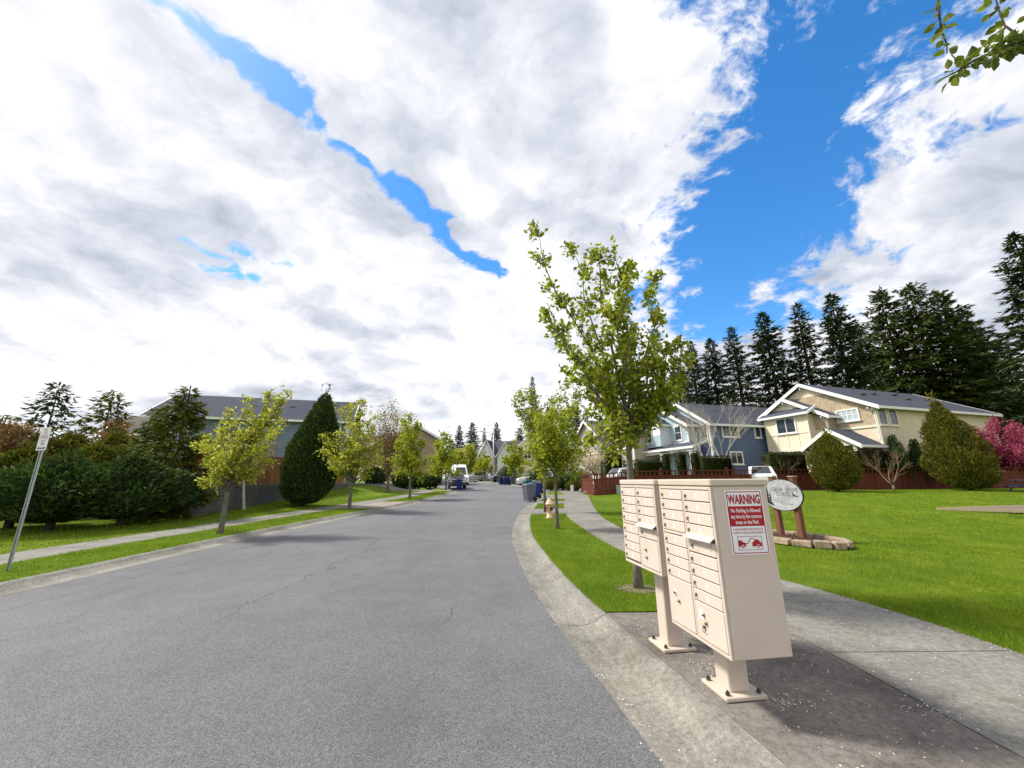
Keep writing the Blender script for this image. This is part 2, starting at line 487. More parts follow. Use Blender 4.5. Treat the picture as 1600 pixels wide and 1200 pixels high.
foliage('blossom_white', [(0.2, (0.42, 0.32, 0.24)), (0.5, (0.66, 0.54, 0.44)), (0.8, (0.82, 0.74, 0.66))], 0.3)
foliage('leaf_overhead', [(0.2, (0.075, 0.105, 0.02)), (0.5, (0.13, 0.165, 0.03)), (0.8, (0.22, 0.24, 0.05))], 0.4, 0.45, 0.4, 12.0)

def bark(name, lo, hi):
    n, b = newmat(name)
    co = objco(n)
    f = n.noise(n.vmath('MULTIPLY', co, (1, 1, 0.35)), 28, 6, 0.7)
    g = n.noise(co, 3, 3)
    n.link(n.ramp(n.math('MULTIPLY_ADD', g, 0.35, n.math('MULTIPLY', f, 0.65)), [(0.33, lo), (0.66, hi)]), b.inputs['Base Color'])
    b.inputs['Roughness'].default_value = 0.92; b.inputs['Specular IOR Level'].default_value = 0.1
    bump(n, b, f, 0.9, 0.012)
bark('bark', (0.075, 0.062, 0.048), (0.24, 0.215, 0.175))
bark('bark_dark', (0.035, 0.028, 0.022), (0.10, 0.08, 0.062))
bark('bark_pale', (0.36, 0.32, 0.27), (0.62, 0.57, 0.50))
bark('bark_twig', (0.11, 0.075, 0.048), (0.24, 0.175, 0.12))

def siding(name, col, pitch=0.15, shingle=False):
    n, b = newmat(name)
    co = objco(n)
    sp = n.new('ShaderNodeSeparateXYZ'); n.link(co, sp.inputs[0])
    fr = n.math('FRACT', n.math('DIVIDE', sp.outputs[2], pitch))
    v = n.noise(co, 1.5, 4)
    c = n.ramp(v, [(0.3, tuple(k * 0.9 for k in col)), (0.7, tuple(min(1, k * 1.08) for k in col))])
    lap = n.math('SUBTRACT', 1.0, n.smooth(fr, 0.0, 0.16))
    if shingle:
        row = n.math('FLOOR', n.math('DIVIDE', sp.outputs[2], pitch))
        u = n.math('ADD', n.math('ADD', sp.outputs[0], sp.outputs[1]), n.math('MULTIPLY', row, 0.087))
        fu = n.math('FRACT', n.math('DIVIDE', u, 0.16))
        lap = n.math('MAXIMUM', lap, n.math('MULTIPLY', n.math('SUBTRACT', 1.0, n.smooth(fu, 0.0, 0.14)), 0.7))
        wn_ = n.new('ShaderNodeTexWhiteNoise'); wn_.noise_dimensions = '2D'
        cc = n.new('ShaderNodeCombineXYZ'); n.link(n.math('FLOOR', n.math('DIVIDE', u, 0.16)), cc.inputs[0]); n.link(row, cc.inputs[1])
        n.link(cc.outputs[0], wn_.inputs['Vector'])
        c = n.mix(1.0, c, n.ramp(wn_.outputs['Value'], [(0, (0.82, 0.82, 0.82)), (1, (1.12, 1.12, 1.12))]), 'MULTIPLY')
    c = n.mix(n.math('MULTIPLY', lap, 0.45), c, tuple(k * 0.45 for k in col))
    n.link(c, b.inputs['Base Color'])
    b.inputs['Roughness'].default_value = 0.65
    bump(n, b, fr, 0.8, 0.02)
siding('siding_cream', (0.78, 0.67, 0.49))
siding('shingle_tan', (0.50, 0.39, 0.265), 0.19, True)
siding('siding_blue_light', (0.44, 0.58, 0.66))
siding('siding_blue', (0.10, 0.145, 0.25))
siding('siding_slate', (0.17, 0.215, 0.28), 0.17)
siding('siding_beige', (0.46, 0.40, 0.32))
siding('siding_grey', (0.36, 0.35, 0.33))
siding('siding_brown', (0.36, 0.25, 0.17))
simple('panel_cream', (0.80, 0.70, 0.52), 0.6, var=0.05)
simple('panel_white', (0.74, 0.75, 0.76), 0.6, var=0.05)
def roofing(name, col):
    n, b = newmat(name)
    co = objco(n)
    f = n.noise(n.vmath('MULTIPLY', co, (1, 1, 4)), 9, 5, 0.7)
    sp = n.new('ShaderNodeSeparateXYZ'); n.link(co, sp.inputs[0])
    fr = n.math('FRACT', n.math('DIVIDE', sp.outputs[2], 0.085))
    c = n.ramp(f, [(0.3, tuple(k * 0.7 for k in col)), (0.7, tuple(k * 1.35 for k in col))])
    c = n.mix(n.math('MULTIPLY', n.math('SUBTRACT', 1.0, n.smooth(fr, 0.0, 0.2)), 0.5), c, tuple(k * 0.4 for k in col))
    n.link(c, b.inputs['Base Color']); b.inputs['Roughness'].default_value = 0.9; b.inputs['Specular IOR Level'].default_value = 0.2
    bump(n, b, n.math('ADD', f, fr), 0.6, 0.02)
roofing('roof_slate', (0.065, 0.072, 0.095))
roofing('roof_navy', (0.05, 0.058, 0.085))
roofing('roof_brown', (0.115, 0.10, 0.092))
roofing('roof_grey', (0.16, 0.155, 0.15))

def wood(name, lo, hi):
    n, b = newmat(name)
    oi = n.new('ShaderNodeObjectInfo')
    co = n.vmath('ADD', objco(n), n.vmath('SCALE', (7.0, 3.0, 5.0), scale=oi.outputs['Random']))
    f = n.noise(n.vmath('MULTIPLY', co, (9, 9, 0.7)), 3.0, 6, 0.65)
    v = n.math('ADD', n.math('MULTIPLY', f, 0.7), n.math('MULTIPLY', oi.outputs['Random'], 0.3))
    n.link(n.ramp(v, [(0.25, lo), (0.72, hi)]), b.inputs['Base Color'])
    b.inputs['Roughness'].default_value = 0.8; b.inputs['Specular IOR Level'].default_value = 0.25
    bump(n, b, f, 0.4, 0.006)
wood('fence_red', (0.085, 0.020, 0.012), (0.175, 0.045, 0.026))
wood('fence_brown', (0.20, 0.085, 0.035), (0.36, 0.17, 0.075))
wood('post_brown', (0.13, 0.055, 0.032), (0.25, 0.115, 0.07))
wood('timber_pale', (0.30, 0.24, 0.15), (0.46, 0.37, 0.24))

simple('trim_white', (0.80, 0.79, 0.76), 0.5, var=0.04)
simple('trim_cream', (0.78, 0.72, 0.60), 0.5, var=0.04)
n_, b_ = newmat('glass'); b_.inputs['Base Color'].default_value = (0.035, 0.05, 0.06, 1); b_.inputs['Roughness'].default_value = 0.06; b_.inputs['Specular IOR Level'].default_value = 0.9
n_, b_ = newmat('glass_car'); b_.inputs['Base Color'].default_value = (0.02, 0.025, 0.035, 1); b_.inputs['Roughness'].default_value = 0.05; b_.inputs['Specular IOR Level'].default_value = 0.9
n_, b_ = newmat('blind'); b_.inputs['Base Color'].default_value = (0.42, 0.50, 0.55, 1); b_.inputs['Roughness'].default_value = 0.12; b_.inputs['Specular IOR Level'].default_value = 0.8
simple('stone_grey', (0.20, 0.18, 0.17), 0.9, var=0.35, scale=14, bumps=0.6)
simple('stone_block', (0.33, 0.25, 0.175), 0.92, var=0.4, scale=9, bumps=0.9)
simple('mulch', (0.085, 0.05, 0.035), 0.95, var=0.5, scale=40, bumps=1.0)
simple('soil', (0.16, 0.125, 0.09), 0.95, var=0.35, scale=12, bumps=0.8)
simple('metal_galv', (0.42, 0.46, 0.47), 0.42, 0.75, var=0.15, scale=14)
simple('metal_pole', (0.62, 0.63, 0.63), 0.45, 0.4, var=0.08)
simple('metal_dark', (0.10, 0.095, 0.085), 0.4, 0.8)
simple('brass', (0.30, 0.25, 0.17), 0.35, 0.9, var=0.2, scale=60)
simple('hydrant_paint', (0.72, 0.46, 0.29), 0.5, var=0.12)
simple('steel_dark', (0.06, 0.06, 0.065), 0.5, 0.6)
simple('plastic_navy', (0.010, 0.012, 0.075), 0.45, var=0.15)
simple('plastic_blue', (0.012, 0.022, 0.17), 0.45, var=0.15)
simple('plastic_grey', (0.115, 0.12, 0.155), 0.5, var=0.12)
simple('plastic_slate', (0.05, 0.07, 0.12), 0.5, var=0.12)
simple('plastic_teal', (0.008, 0.10, 0.095), 0.45, var=0.15)
simple('plastic_black', (0.018, 0.018, 0.02), 0.5)
simple('plastic_purple', (0.035, 0.012, 0.065), 0.5)
simple('rubber', (0.018, 0.018, 0.02), 0.85)
simple('paint_white', (0.78, 0.79, 0.80), 0.3, var=0.02, coat=0.5)
simple('paint_silver', (0.50, 0.51, 0.53), 0.3, 0.3, var=0.03, coat=0.5)
simple('paint_dark', (0.02, 0.023, 0.032), 0.25, var=0.05, coat=0.6)
simple('paint_navy', (0.012, 0.014, 0.05), 0.25, var=0.05, coat=0.6)
n_, b_ = newmat('lamp_red'); b_.inputs['Base Color'].default_value = (0.30, 0.01, 0.012, 1); b_.inputs['Roughness'].default_value = 0.2
n_, b_ = newmat('lamp_clear'); b_.inputs['Base Color'].default_value = (0.75, 0.76, 0.78, 1); b_.inputs['Roughness'].default_value = 0.15
simple('sign_white', (0.82, 0.83, 0.86), 0.4, var=0.02)
simple('sign_red', (0.40, 0.006, 0.020), 0.4, var=0.05)
simple('sign_black', (0.018, 0.016, 0.016), 0.5)
simple('sign_faded', (0.58, 0.44, 0.43), 0.5, var=0.1, scale=40)
simple('sign_grey', (0.36, 0.36, 0.37), 0.5, var=0.1)
simple('ink_blue', (0.06, 0.07, 0.11), 0.5, var=0.2, scale=40)
simple('sign_silver', (0.40, 0.415, 0.43), 0.42, 0.05, var=0.32, scale=7)
simple('petal', (0.78, 0.74, 0.66), 0.7)
simple('table_blue', (0.03, 0.04, 0.085), 0.5)
simple('box_green', (0.30, 0.36, 0.33), 0.6)
simple('sticker', (0.80, 0.78, 0.72), 0.5, var=0.05)

def powder(name, col):
    n, b = newmat(name)
    co = objco(n)
    sp = n.new('ShaderNodeSeparateXYZ'); n.link(co, sp.inputs[0])
    f = n.noise(co, 2.5, 6, 0.65)
    c = n.ramp(f, [(0.3, tuple(k * 0.93 for k in col)), (0.7, tuple(min(1, k * 1.04) for k in col))])
    sc = n.smooth(n.noise(co, 34, 5, 0.7), 0.66, 0.76)
    c = n.mix(n.math('MULTIPLY', sc, 0.45), c, (0.16, 0.12, 0.085))
    run = n.smooth(n.noise(n.vmath('MULTIPLY', co, (14, 14, 0.7)), 1.6, 4, 0.6), 0.55, 0.8)
    c = n.mix(n.math('MULTIPLY', run, 0.16), c, (0.30, 0.26, 0.20))
    n.link(c, b.inputs['Base Color']); b.inputs['Roughness'].default_value = 0.48; b.inputs['Specular IOR Level'].default_value = 0.4
    bump(n, b, n.noise(co, 160, 2), 0.08, 0.002)
powder('powder_cream', (0.62, 0.525, 0.445))
powder('powder_door', (0.64, 0.545, 0.462))
powder('powder_dirty', (0.56, 0.49, 0.395))

# ------------------------------------------------------------------ edges of road, kerbs and sidewalks as x(y)
YS = np.arange(-8, 130.01, 0.25)
def edge(pts, win=9):
    ys = [p[0] for p in pts]; xs = [p[1] for p in pts]
    v = np.interp(YS, ys, xs)
    k = np.ones(win) / win
    vp = np.pad(v, (win // 2, win // 2), mode='edge')
    v = np.convolve(vp, k, mode='valid')
    return lambda y: np.interp(y, YS, v)
E_RK = edge([(-8, 1.95), (0, 1.72), (2.63, 1.56), (3.4, 1.42), (3.91, 1.32), (4.56, 1.21), (5.33, 1.10), (6.14, .97), (7.4, .84), (10.35, .62), (11.6, .55), (13.9, .58), (16.4, .71), (19.8, 1.03), (26.1, 1.86), (33, 2.95), (40, 2.9), (50.8, .75), (58.8, -1.5), (70, -5.8), (85, -13.3), (110, -30), (130, -46)])
E_R = lambda y: E_RK(y) - 0.60
E_SI = edge([(-8, 2.92), (4.85, 2.92), (6.5, 2.72), (9, 2.42), (11.3, 2.22), (16.3, 2.10), (21.4, 2.65), (30, 3.9), (36, 4.1), (42, 3.6), (55, 0.6), (80, -10)])
E_SO = edge([(-8, 4.66), (5.6, 4.64), (6.9, 4.2), (9, 3.8), (12.4, 3.42), (16, 3.5), (20, 4.0), (28.8, 5.4), (36, 5.7), (42, 5.2), (55, 2.2), (80, -8)])
E_LK = edge([(-8, -8.5), (12, -8.5), (14.5, -8.15), (17, -7.8), (20.5, -7.1), (25.4, -6.45), (31, -5.8), (37.7, -5.7), (40, -6.7), (45, -8.2), (50, -9.6), (55, -11.5), (65, -15), (80, -21.5), (110, -42), (130, -60)])
E_L = lambda y: E_LK(y) + 0.60
E_LI = edge([(-8, -10.35), (10.6, -10.33), (13.8, -9.95), (16.7, -9.6), (20, -8.98), (23, -8.5), (27, -7.9), (31, -7.3), (38, -7.2), (41, -8.2), (45, -9.6), (60, -14.5)])
E_LO = lambda y: E_LI(y) - 1.42

def sheet(name, left, right, ys, lift, mat, nx=6, parent=None, thick=0.0, kind='structure'):
    """a strip of ground between two edges, following the terrain"""
    mb = MB()
    ys = list(ys); n = nx + 1
    for y in ys:
        a = float(left(y)) if callable(left) else left
        b = float(right(y)) if callable(right) else right
        for i in range(n):
            x = a + (b - a) * i / nx
            mb.v.append((x, y, Tz(x, y) + (lift(i / nx) if callable(lift) else lift)))
    for j in range(len(ys) - 1):
        for i in range(nx):
            mb.f.append([j * n + i, j * n + i + 1, (j + 1) * n + i + 1, (j + 1) * n + i]); mb.m.append(0)
    if thick:
        top = len(mb.v)
        rim = [i for i in range(n)] + [j * n + nx for j in range(1, len(ys))] + [(len(ys) - 1) * n + i for i in range(nx - 1, -1, -1)] + [j * n for j in range(len(ys) - 2, 0, -1)]
        for k in rim:
            v = mb.v[k]; mb.v.append((v[0], v[1], v[2] - thick))
        for k in range(len(rim)):
            k2 = (k + 1) % len(rim)
            mb.f.append([rim[k2], rim[k], top + k, top + k2]); mb.m.append(0)
    o = mb.build(name, mat, parent)
    if parent is None:
        tag(o, kind=kind)
    return o

# ------------------------------------------------------------------ the setting
def ground():
    xs = np.unique(np.concatenate([np.arange(-40, 60.1, 2.0), np.linspace(-900, -40, 12), np.linspace(60, 900, 12)]))
    ys = np.unique(np.concatenate([np.arange(-8, 100.1, 2.0), np.linspace(-300, -8, 8), np.linspace(100, 1500, 14)]))
    mb = MB()
    for y in ys:
        for x in xs:
            mb.v.append((x, y, Tz(x, y) - 0.16))
    n = len(xs)
    for j in range(len(ys) - 1):
        for i in range(n - 1):
            mb.f.append([j * n + i, j * n + i + 1, (j + 1) * n + i + 1, (j + 1) * n + i]); mb.m.append(0)
    tag(mb.build('ground', 'turf'), kind='structure')
ground()
ROADY = np.concatenate([np.arange(-8, 40, 0.5), np.arange(40, 130.1, 1.0)])
sheet('road', lambda y: E_L(y) - 0.02, lambda y: E_R(y) + 0.02, ROADY, lambda t: 0.05 * (1 - (2 * t - 1) ** 2), 'asphalt', 16)

LAWN = 0.105     # lawns and walks stand this much above the gutter
KW = 0.60 / 0.68
def kerb(name, asph, sgn, ysections):
    root = obj(name, None); tag(root, kind='structure')
    prof = [(-0.015, -0.06), (-0.012, 0.004), (0.10, -0.004), (0.28, -0.012), (0.40, 0.002), (0.50, 0.042), (0.57, 0.082), (0.62, 0.100), (0.68, 0.106), (0.682, -0.06)]
    for a, b in ysections:
        ys = np.linspace(a + 0.006, b - 0.006, max(2, int((b - a) / 0.5) + 1))
        mb = MB(); n = len(prof)
        for y in ys:
            x0 = float(asph(y))
            for (u, h) in prof:
                x = x0 + sgn * u * KW
                mb.v.append((x, y, Tz(x, y) + h))
        for j in range(len(ys) - 1):
            for i in range(n - 1):
                q = [j * n + i, j * n + i + 1, (j + 1) * n + i + 1, (j + 1) * n + i]
                mb.f.append(q if sgn > 0 else q[::-1]); mb.m.append(0)
        mb.f.append(list(range(n))[::-1]); mb.m.append(0)
        mb.f.append(list(range((len(ys) - 1) * n, len(ys) * n))); mb.m.append(0)
        mb.build('kerb_section', 'concrete_kerb', root, smooth=False)
kerb('kerb_right', E_R, 1, [(-7.9, -1.2), (-1.2, 2.0), (2.0, 5.18), (5.18, 8.4), (8.4, 11.6), (11.6, 14.8), (14.8, 18), (18, 21.2), (21.2, 25), (25, 30), (30, 36), (36, 44), (44, 54), (54, 66), (66, 80)])
kerb('kerb_left', E_L, -1, [(-7.9, 1.6), (1.6, 4.8), (4.8, 8), (8, 11.2), (11.2, 14.4), (14.4, 17.6), (17.6, 20.8), (20.8, 25), (25, 29), (29, 34), (34, 40), (40, 50), (50, 64)])

def walk(name, left, right, y0, y1, step, mat, lift=0.104):
    root = obj(name, None); tag(root, kind='structure')
    y = y0
    while y < y1 - 0.1:
        b = min(y + step, y1)
        sheet('slab', lambda t: left(t) + 0.012, lambda t: right(t) - 0.004, np.linspace(y + 0.007, b - 0.007, 4), lift, mat, 4, root, 0.10)
        y = b
walk('sidewalk_right', E_SI, E_SO, -4.9, 39.6, 1.50, 'concrete')
walk('sidewalk_left', lambda y: E_LO(y), lambda y: E_LI(y), -3.0, 40, 1.5, 'concrete')
padroot = obj('mailbox_pad', None); tag(padroot, kind='structure')
for a, b in ((-5.0, 0.9), (0.9, 5.27)):
    sheet('slab', lambda t: E_RK(t) + 0.012, lambda t: E_SI(t) - 0.002, np.linspace(a + .006, b - .006, 12), 0.1005, 'concrete_pad', 4, padroot, 0.10)

sheet('lawn_right', lambda y: E_SO(y), 75.0, np.concatenate([np.arange(-6, 34, 1.0), np.arange(34, 80.1, 2.0)]), LAWN, 'turf', 40)
sheet('lawn_left', -70.0, lambda y: E_LO(y), np.concatenate([np.arange(-6, 34, 1.0), np.arange(34, 70.1, 2.0)]), LAWN, 'turf', 48)
VERGE_R = [(5.28, 17.4), (19.8, 22.6), (24.4, 26.0), (30.5, 35)]
for a, b in VERGE_R:
    sheet('verge', lambda y: E_RK(y), lambda y: E_SI(y) + 0.012, np.linspace(a, b, 14), LAWN + 0.002, 'turf', 4)
VERGE_L = [(-4, 20.6), (25.2, 37.6), (40.2, 43.6)]
for a, b in VERGE_L:
    sheet('verge', lambda y: E_LI(y), lambda y: E_LK(y), np.linspace(a, b, 30), LAWN, 'turf', 4)
for a, b in ((17.4, 19.8), (22.6, 24.4), (26.0, 30.5), (35, 40)):
    sheet('driveway_apron', lambda y: E_RK(y), lambda y: E_SI(y) + 0.012, np.linspace(a, b, 8), 0.100, 'concrete', 4)
for a, b in ((20.6, 25.2), (37.6, 40.2), (43.6, 50)):
    sheet('driveway_apron', lambda y: E_LI(y), lambda y: E_LK(y), np.linspace(a, b, 8), 0.100, 'drive_brown', 4)
sheet('driveway', lambda y: E_SO(y) - .02, lambda y: E_SO(y) + 16, np.linspace(33.2, 39.0, 8), LAWN + 0.02, 'concrete', 10)
sheet('driveway', lambda y: E_LO(y) - 13, lambda y: E_LO(y) + .02, np.linspace(37.5, 46, 8), LAWN + 0.02, 'concrete', 10)
sheet('driveway', 3.0, 22.0, np.linspace(43.0, 52, 8), LAWN + 0.02, 'concrete', 10)
sheet('driveway', lambda y: E_RK(y), lambda y: E_RK(y) + 16.0, np.linspace(55.0, 78, 12), LAWN + 0.02, 'concrete', 10)

# ------------------------------------------------------------------ foliage builders
def cards(name, P, D, N, size, aspect, mat, parent, rng, fold=0.25, extra=None, leafy=False):
    """one mesh of many leaves: P base points, D pointing direction, N leaf normal, size per leaf"""
    n = len(P)
    if n == 0:
        return None
    D = D / (np.linalg.norm(D, axis=1, keepdims=True) + 1e-9)
    N = N - D * np.sum(N * D, axis=1, keepdims=True)
    N = N / (np.linalg.norm(N, axis=1, keepdims=True) + 1e-9)
    S = np.cross(D, N)
    L = np.asarray(size).reshape(-1, 1) * np.ones((n, 1)); Wd = L * aspect
    mid = 0.45
    v0 = P; v2 = P + D * L
    v1 = P + D * L * mid + S * Wd * 0.5 + N * Wd * fold
    v3 = P + D * L * mid - S * Wd * 0.5 + N * Wd * fold
    V = np.stack([v0, v1, v2, v3], axis=1).reshape(-1, 3)
    base = (np.arange(n) * 4).reshape(-1, 1)
    F = np.concatenate([base + np.array([[0, 1, 2]]), base + np.array([[0, 2, 3]])], axis=1).reshape(-1, 3)
    rnd = np.repeat(rng.random(n), 2)
    if extra is not None:
        ev, ef = extra
        off = len(V)
        V = np.concatenate([V, np.asarray(ev)]); ef = np.asarray(ef) + off
        F = np.concatenate([F, ef]); rnd = np.concatenate([rnd, rng.random(len(ef)) * 0.25])
    me = bpy.data.meshes.new(name)
    me.vertices.add(len(V)); me.vertices.foreach_set('co', V.astype(np.float32).ravel())
    me.loops.add(len(F) * 3); me.loops.foreach_set('vertex_index', F.astype(np.int32).ravel())
    me.polygons.add(len(F))
    me.polygons.foreach_set('loop_start', (np.arange(len(F)) * 3).astype(np.int32))
    me.polygons.foreach_set('loop_total', np.full(len(F), 3, np.int32))
    at = me.attributes.new('rnd', 'FLOAT', 'FACE'); at.data.foreach_set('value', rnd.astype(np.float32))
    me.materials.append(M[mat])
    me.update(calc_edges=True)
    return obj(name, me, parent)
def unit(rng, n):
    v = rng.normal(size=(n, 3))
    return v / np.linalg.norm(v, axis=1, keepdims=True)
def bez(a, c, b, k):
    t = np.linspace(0, 1, k).reshape(-1, 1)
    return (1 - t) ** 2 * np.asarray(a) + 2 * t * (1 - t) * np.asarray(c) + t ** 2 * np.asarray(b)

def broadleaf(name, label, base, trunk_top, limbs, r0, leafmat, barkmat='bark', leaf=0.075, n_sub=10, per=26, sub_len=0.55,
              seed=1, group=None, blob=0.16, lean_up=0.5, cat='tree', bare_to=0.22, twigs=True, leaf_aspect=0.62):
    """tapered trunk, curved limbs to given end points, side shoots along each limb and leaves in clumps along the shoots"""
    rng = np.random.default_rng(seed)
    base = np.asarray(base, float)
    root = thing(name, label, cat, tuple(base), 0, group)
    tt = np.asarray(trunk_top, float) - base
    tk = MB()
    kk = 7
    tp = bez((0, 0, -0.15), tt * 0.5 + np.array([rng.normal() * .03, rng.normal() * .03, 0]) * np.linalg.norm(tt), tt, kk)
    tk.tube([tuple(q) for q in tp], [r0 * 1.45] + [r0 * (1.08 - 0.42 * i / (kk - 1)) for i in range(1, kk)], 10)
    pts = []; dirs = []
    br = MB()
    for (end, s) in limbs:
        e = np.asarray(end, float) - base
        f = rng.uniform(0.80, 1.0)
        st = tt * f
        d = e - st; ln = np.linalg.norm(d)
        c = st + d * 0.35 + np.array([0, 0, ln * 0.16 * lean_up]) + rng.normal(size=3) * 0.05 * ln
        k = 9
        lp = bez(st, c, e, k)
        lp[1:-1] += rng.normal(size=(k - 2, 3)) * 0.02 * ln
        rl = r0 * 0.58 * s
        br.tube([tuple(q) for q in lp], [rl * (1 - 0.86 * i / (k - 1)) for i in range(k)], 6)
        ns = max(3, int(n_sub * s * max(0.5, ln / 2.0)))
        for j in range(ns):
            t = bare_to + (1 - bare_to) * (j + rng.random()) / ns
            i = min(k - 2, int(t * (k - 1))); u = t * (k - 1) - i
            p = lp[i] * (1 - u) + lp[i + 1] * u
            tan = lp[i + 1] - lp[i]; tan = tan / (np.linalg.norm(tan) + 1e-9)
            o = unit(rng, 1)[0]; o -= tan * o.dot(tan); o /= np.linalg.norm(o) + 1e-9
            sd = tan * 0.55 + o * 0.8 + np.array([0, 0, 0.38 * lean_up]); sd /= np.linalg.norm(sd)
            l2 = sub_len * rng.uniform(0.45, 1.1) * (1.15 - 0.5 * t)
            q = p + sd * l2
            sp = bez(p, (p + q) / 2 + rng.normal(size=3) * .05 * l2, q, 4)
            if twigs:
                br.tube([tuple(x) for x in sp], [rl * .22 + .003, rl * .18 + .002, .004, .002], 4, cap=False)
            m = int(2.3 * per * rng.uniform(0.6, 1.3))
            tt_ = rng.uniform(0.1, 1.05, m).reshape(-1, 1)
            c0 = p + (q - p) * tt_
            pts.append(c0 + rng.normal(size=(m, 3)) * blob * sub_len * 0.85)
            dirs.append(sd * 0.5 + unit(rng, m) * 0.9 + np.array([0, 0, -0.1]))
        m = int(per * 0.8)
        pts.append(e + rng.normal(size=(m, 3)) * blob * sub_len * 0.7); dirs.append(unit(rng, m) + np.array([0, 0, 0.2]))
    tk.build('trunk', barkmat, root, smooth=True)
    br.build('branches', barkmat, root, smooth=True)
    if leafmat:
        Pn = np.concatenate(pts); Dn = np.concatenate(dirs)
        Nn = unit(rng, len(Pn)) * 0.8 + np.array([0, 0, 0.7])
        cards('crown', Pn, Dn, Nn, leaf * rng.uniform(0.65, 1.25, len(Pn)), leaf_aspect, leafmat, root, rng)
    return root

def ball_limbs(center, radii, n, seed, top_bias=0.25):
    """limb end points spread through an ellipsoid crown"""
    rng = np.random.default_rng(seed)
    out = []
    for i in range(n):
        a = 2.399963 * i + rng.normal() * 0.25
        z = -0.75 + 1.7 * (i + 0.5) / n
        r = math.sqrt(max(0.05, 1 - min(1, abs(z)) ** 2))
        k = rng.uniform(0.62, 1.0)
        out.append(((center[0] + radii[0] * r * k * math.cos(a), center[1] + radii[1] * r * k * math.sin(a), center[2] + radii[2] * z * rng.uniform(.85, 1.02)), rng.uniform(0.6, 1.0)))
    return out

def conifer_parts(h, rmax, seed, mat, whorl=0.5, skirt=0.10, card=0.42, per=16, droop=0.35, ragged=0.25, power=0.85, barkmat='bark_dark'):
    """trunk and crown meshes of a fir: whorls of drooping boughs set with flat sprays"""
    rng = np.random.default_rng(seed)
    tk = MB()
    tk.tube([(0, 0, -0.3), (0.02, 0, h * .3), (0, .03, h * .7), (0, 0, h * .985)], [h * .016, h * .0125, h * .006, 0.02], 8)
    P = []; D = []; Sz = []
    z = h * skirt
    while z < h * 0.99:
        t = (z / h - skirt) / (1 - skirt)
        L0 = rmax * (1 - t) ** power + 0.12
        nb = int(rng.integers(5, 8)) if t < .85 else 4
        a0 = rng.random() * 6.28
        for b in range(nb):
            a = a0 + 6.283 * b / nb + rng.normal() * .25
            L = L0 * rng.uniform(1 - ragged * 1.6, 1 + ragged * .7)
            if rng.random() < 0.06: L *= 1.25
            o = np.array([math.cos(a), math.sin(a), 0])
            slope = 0.35 - droop * (1 - t) * 1.3 + rng.normal() * .1
            m = max(4, int(per * (L / rmax) ** 0.8) + 2)
            s = rng.uniform(0.12, 1.0, m) ** 0.8
            zz = slope * s * L - droop * 0.45 * L * s ** 2 + 0.16 * L * s ** 3
            p = np.array([0, 0, z]) + o * (s * L).reshape(-1, 1) + np.outer(zz, [0, 0, 1])
            side = np.array([-o[1], o[0], 0])
            k = rng.choice([-1, 1], m)
            wdt = (1.05 - s * 0.65)
            p = p + np.outer(rng.normal(size=m) * 0.10 * L * wdt, side)
            d = o * rng.uniform(0.45, 1.0, (m, 1)) + np.outer(k * rng.uniform(.3, 1.0, m) * wdt, side) + np.outer(rng.normal(size=m) * .34 - 0.28, [0, 0, 1])
            P.append(p); D.append(d); Sz.append(card * rng.uniform(.6, 1.3, m) * (0.55 + 0.45 * min(1, L / rmax + .25)))
            tip = np.array([[0, 0, z]]) + o * L + np.array([0, 0, slope * L - droop * .45 * L + .16 * L])
            P.append(tip); D.append(np.array([o + [0, 0, .1]])); Sz.append(np.array([card * .8]))
        z += whorl * rng.uniform(0.7, 1.3) * (1.0 if t < .7 else 0.75)
    lead = np.array([[0, 0, h * .97]] * 5)
    P.append(lead); D.append(unit(rng, 5) * .25 + np.array([0, 0, 1])); Sz.append(np.full(5, h * 0.035))
    P = np.concatenate(P); D = np.concatenate(D); Sz = np.concatenate(Sz)
    N = unit(rng, len(P)) * .55 + np.array([0, 0, .8])
    cr = cards('crown', P, D, N, Sz, 0.33, mat, None, rng, fold=-0.2)
    me = cr.data
    bpy.data.objects.remove(cr)
    return tk.mesh('trunk', barkmat, True), me
def put_conifer(name, label, base, meshes, scale=1.0, rz=0.0, group=None, zs=1.0):
    root = thing(name, label, 'tree', base, rz, group)
    for nm, me in zip(('trunk', 'crown'), meshes):
        o = obj(nm, me, root)
        o.scale = (scale, scale, scale * zs)
    return root

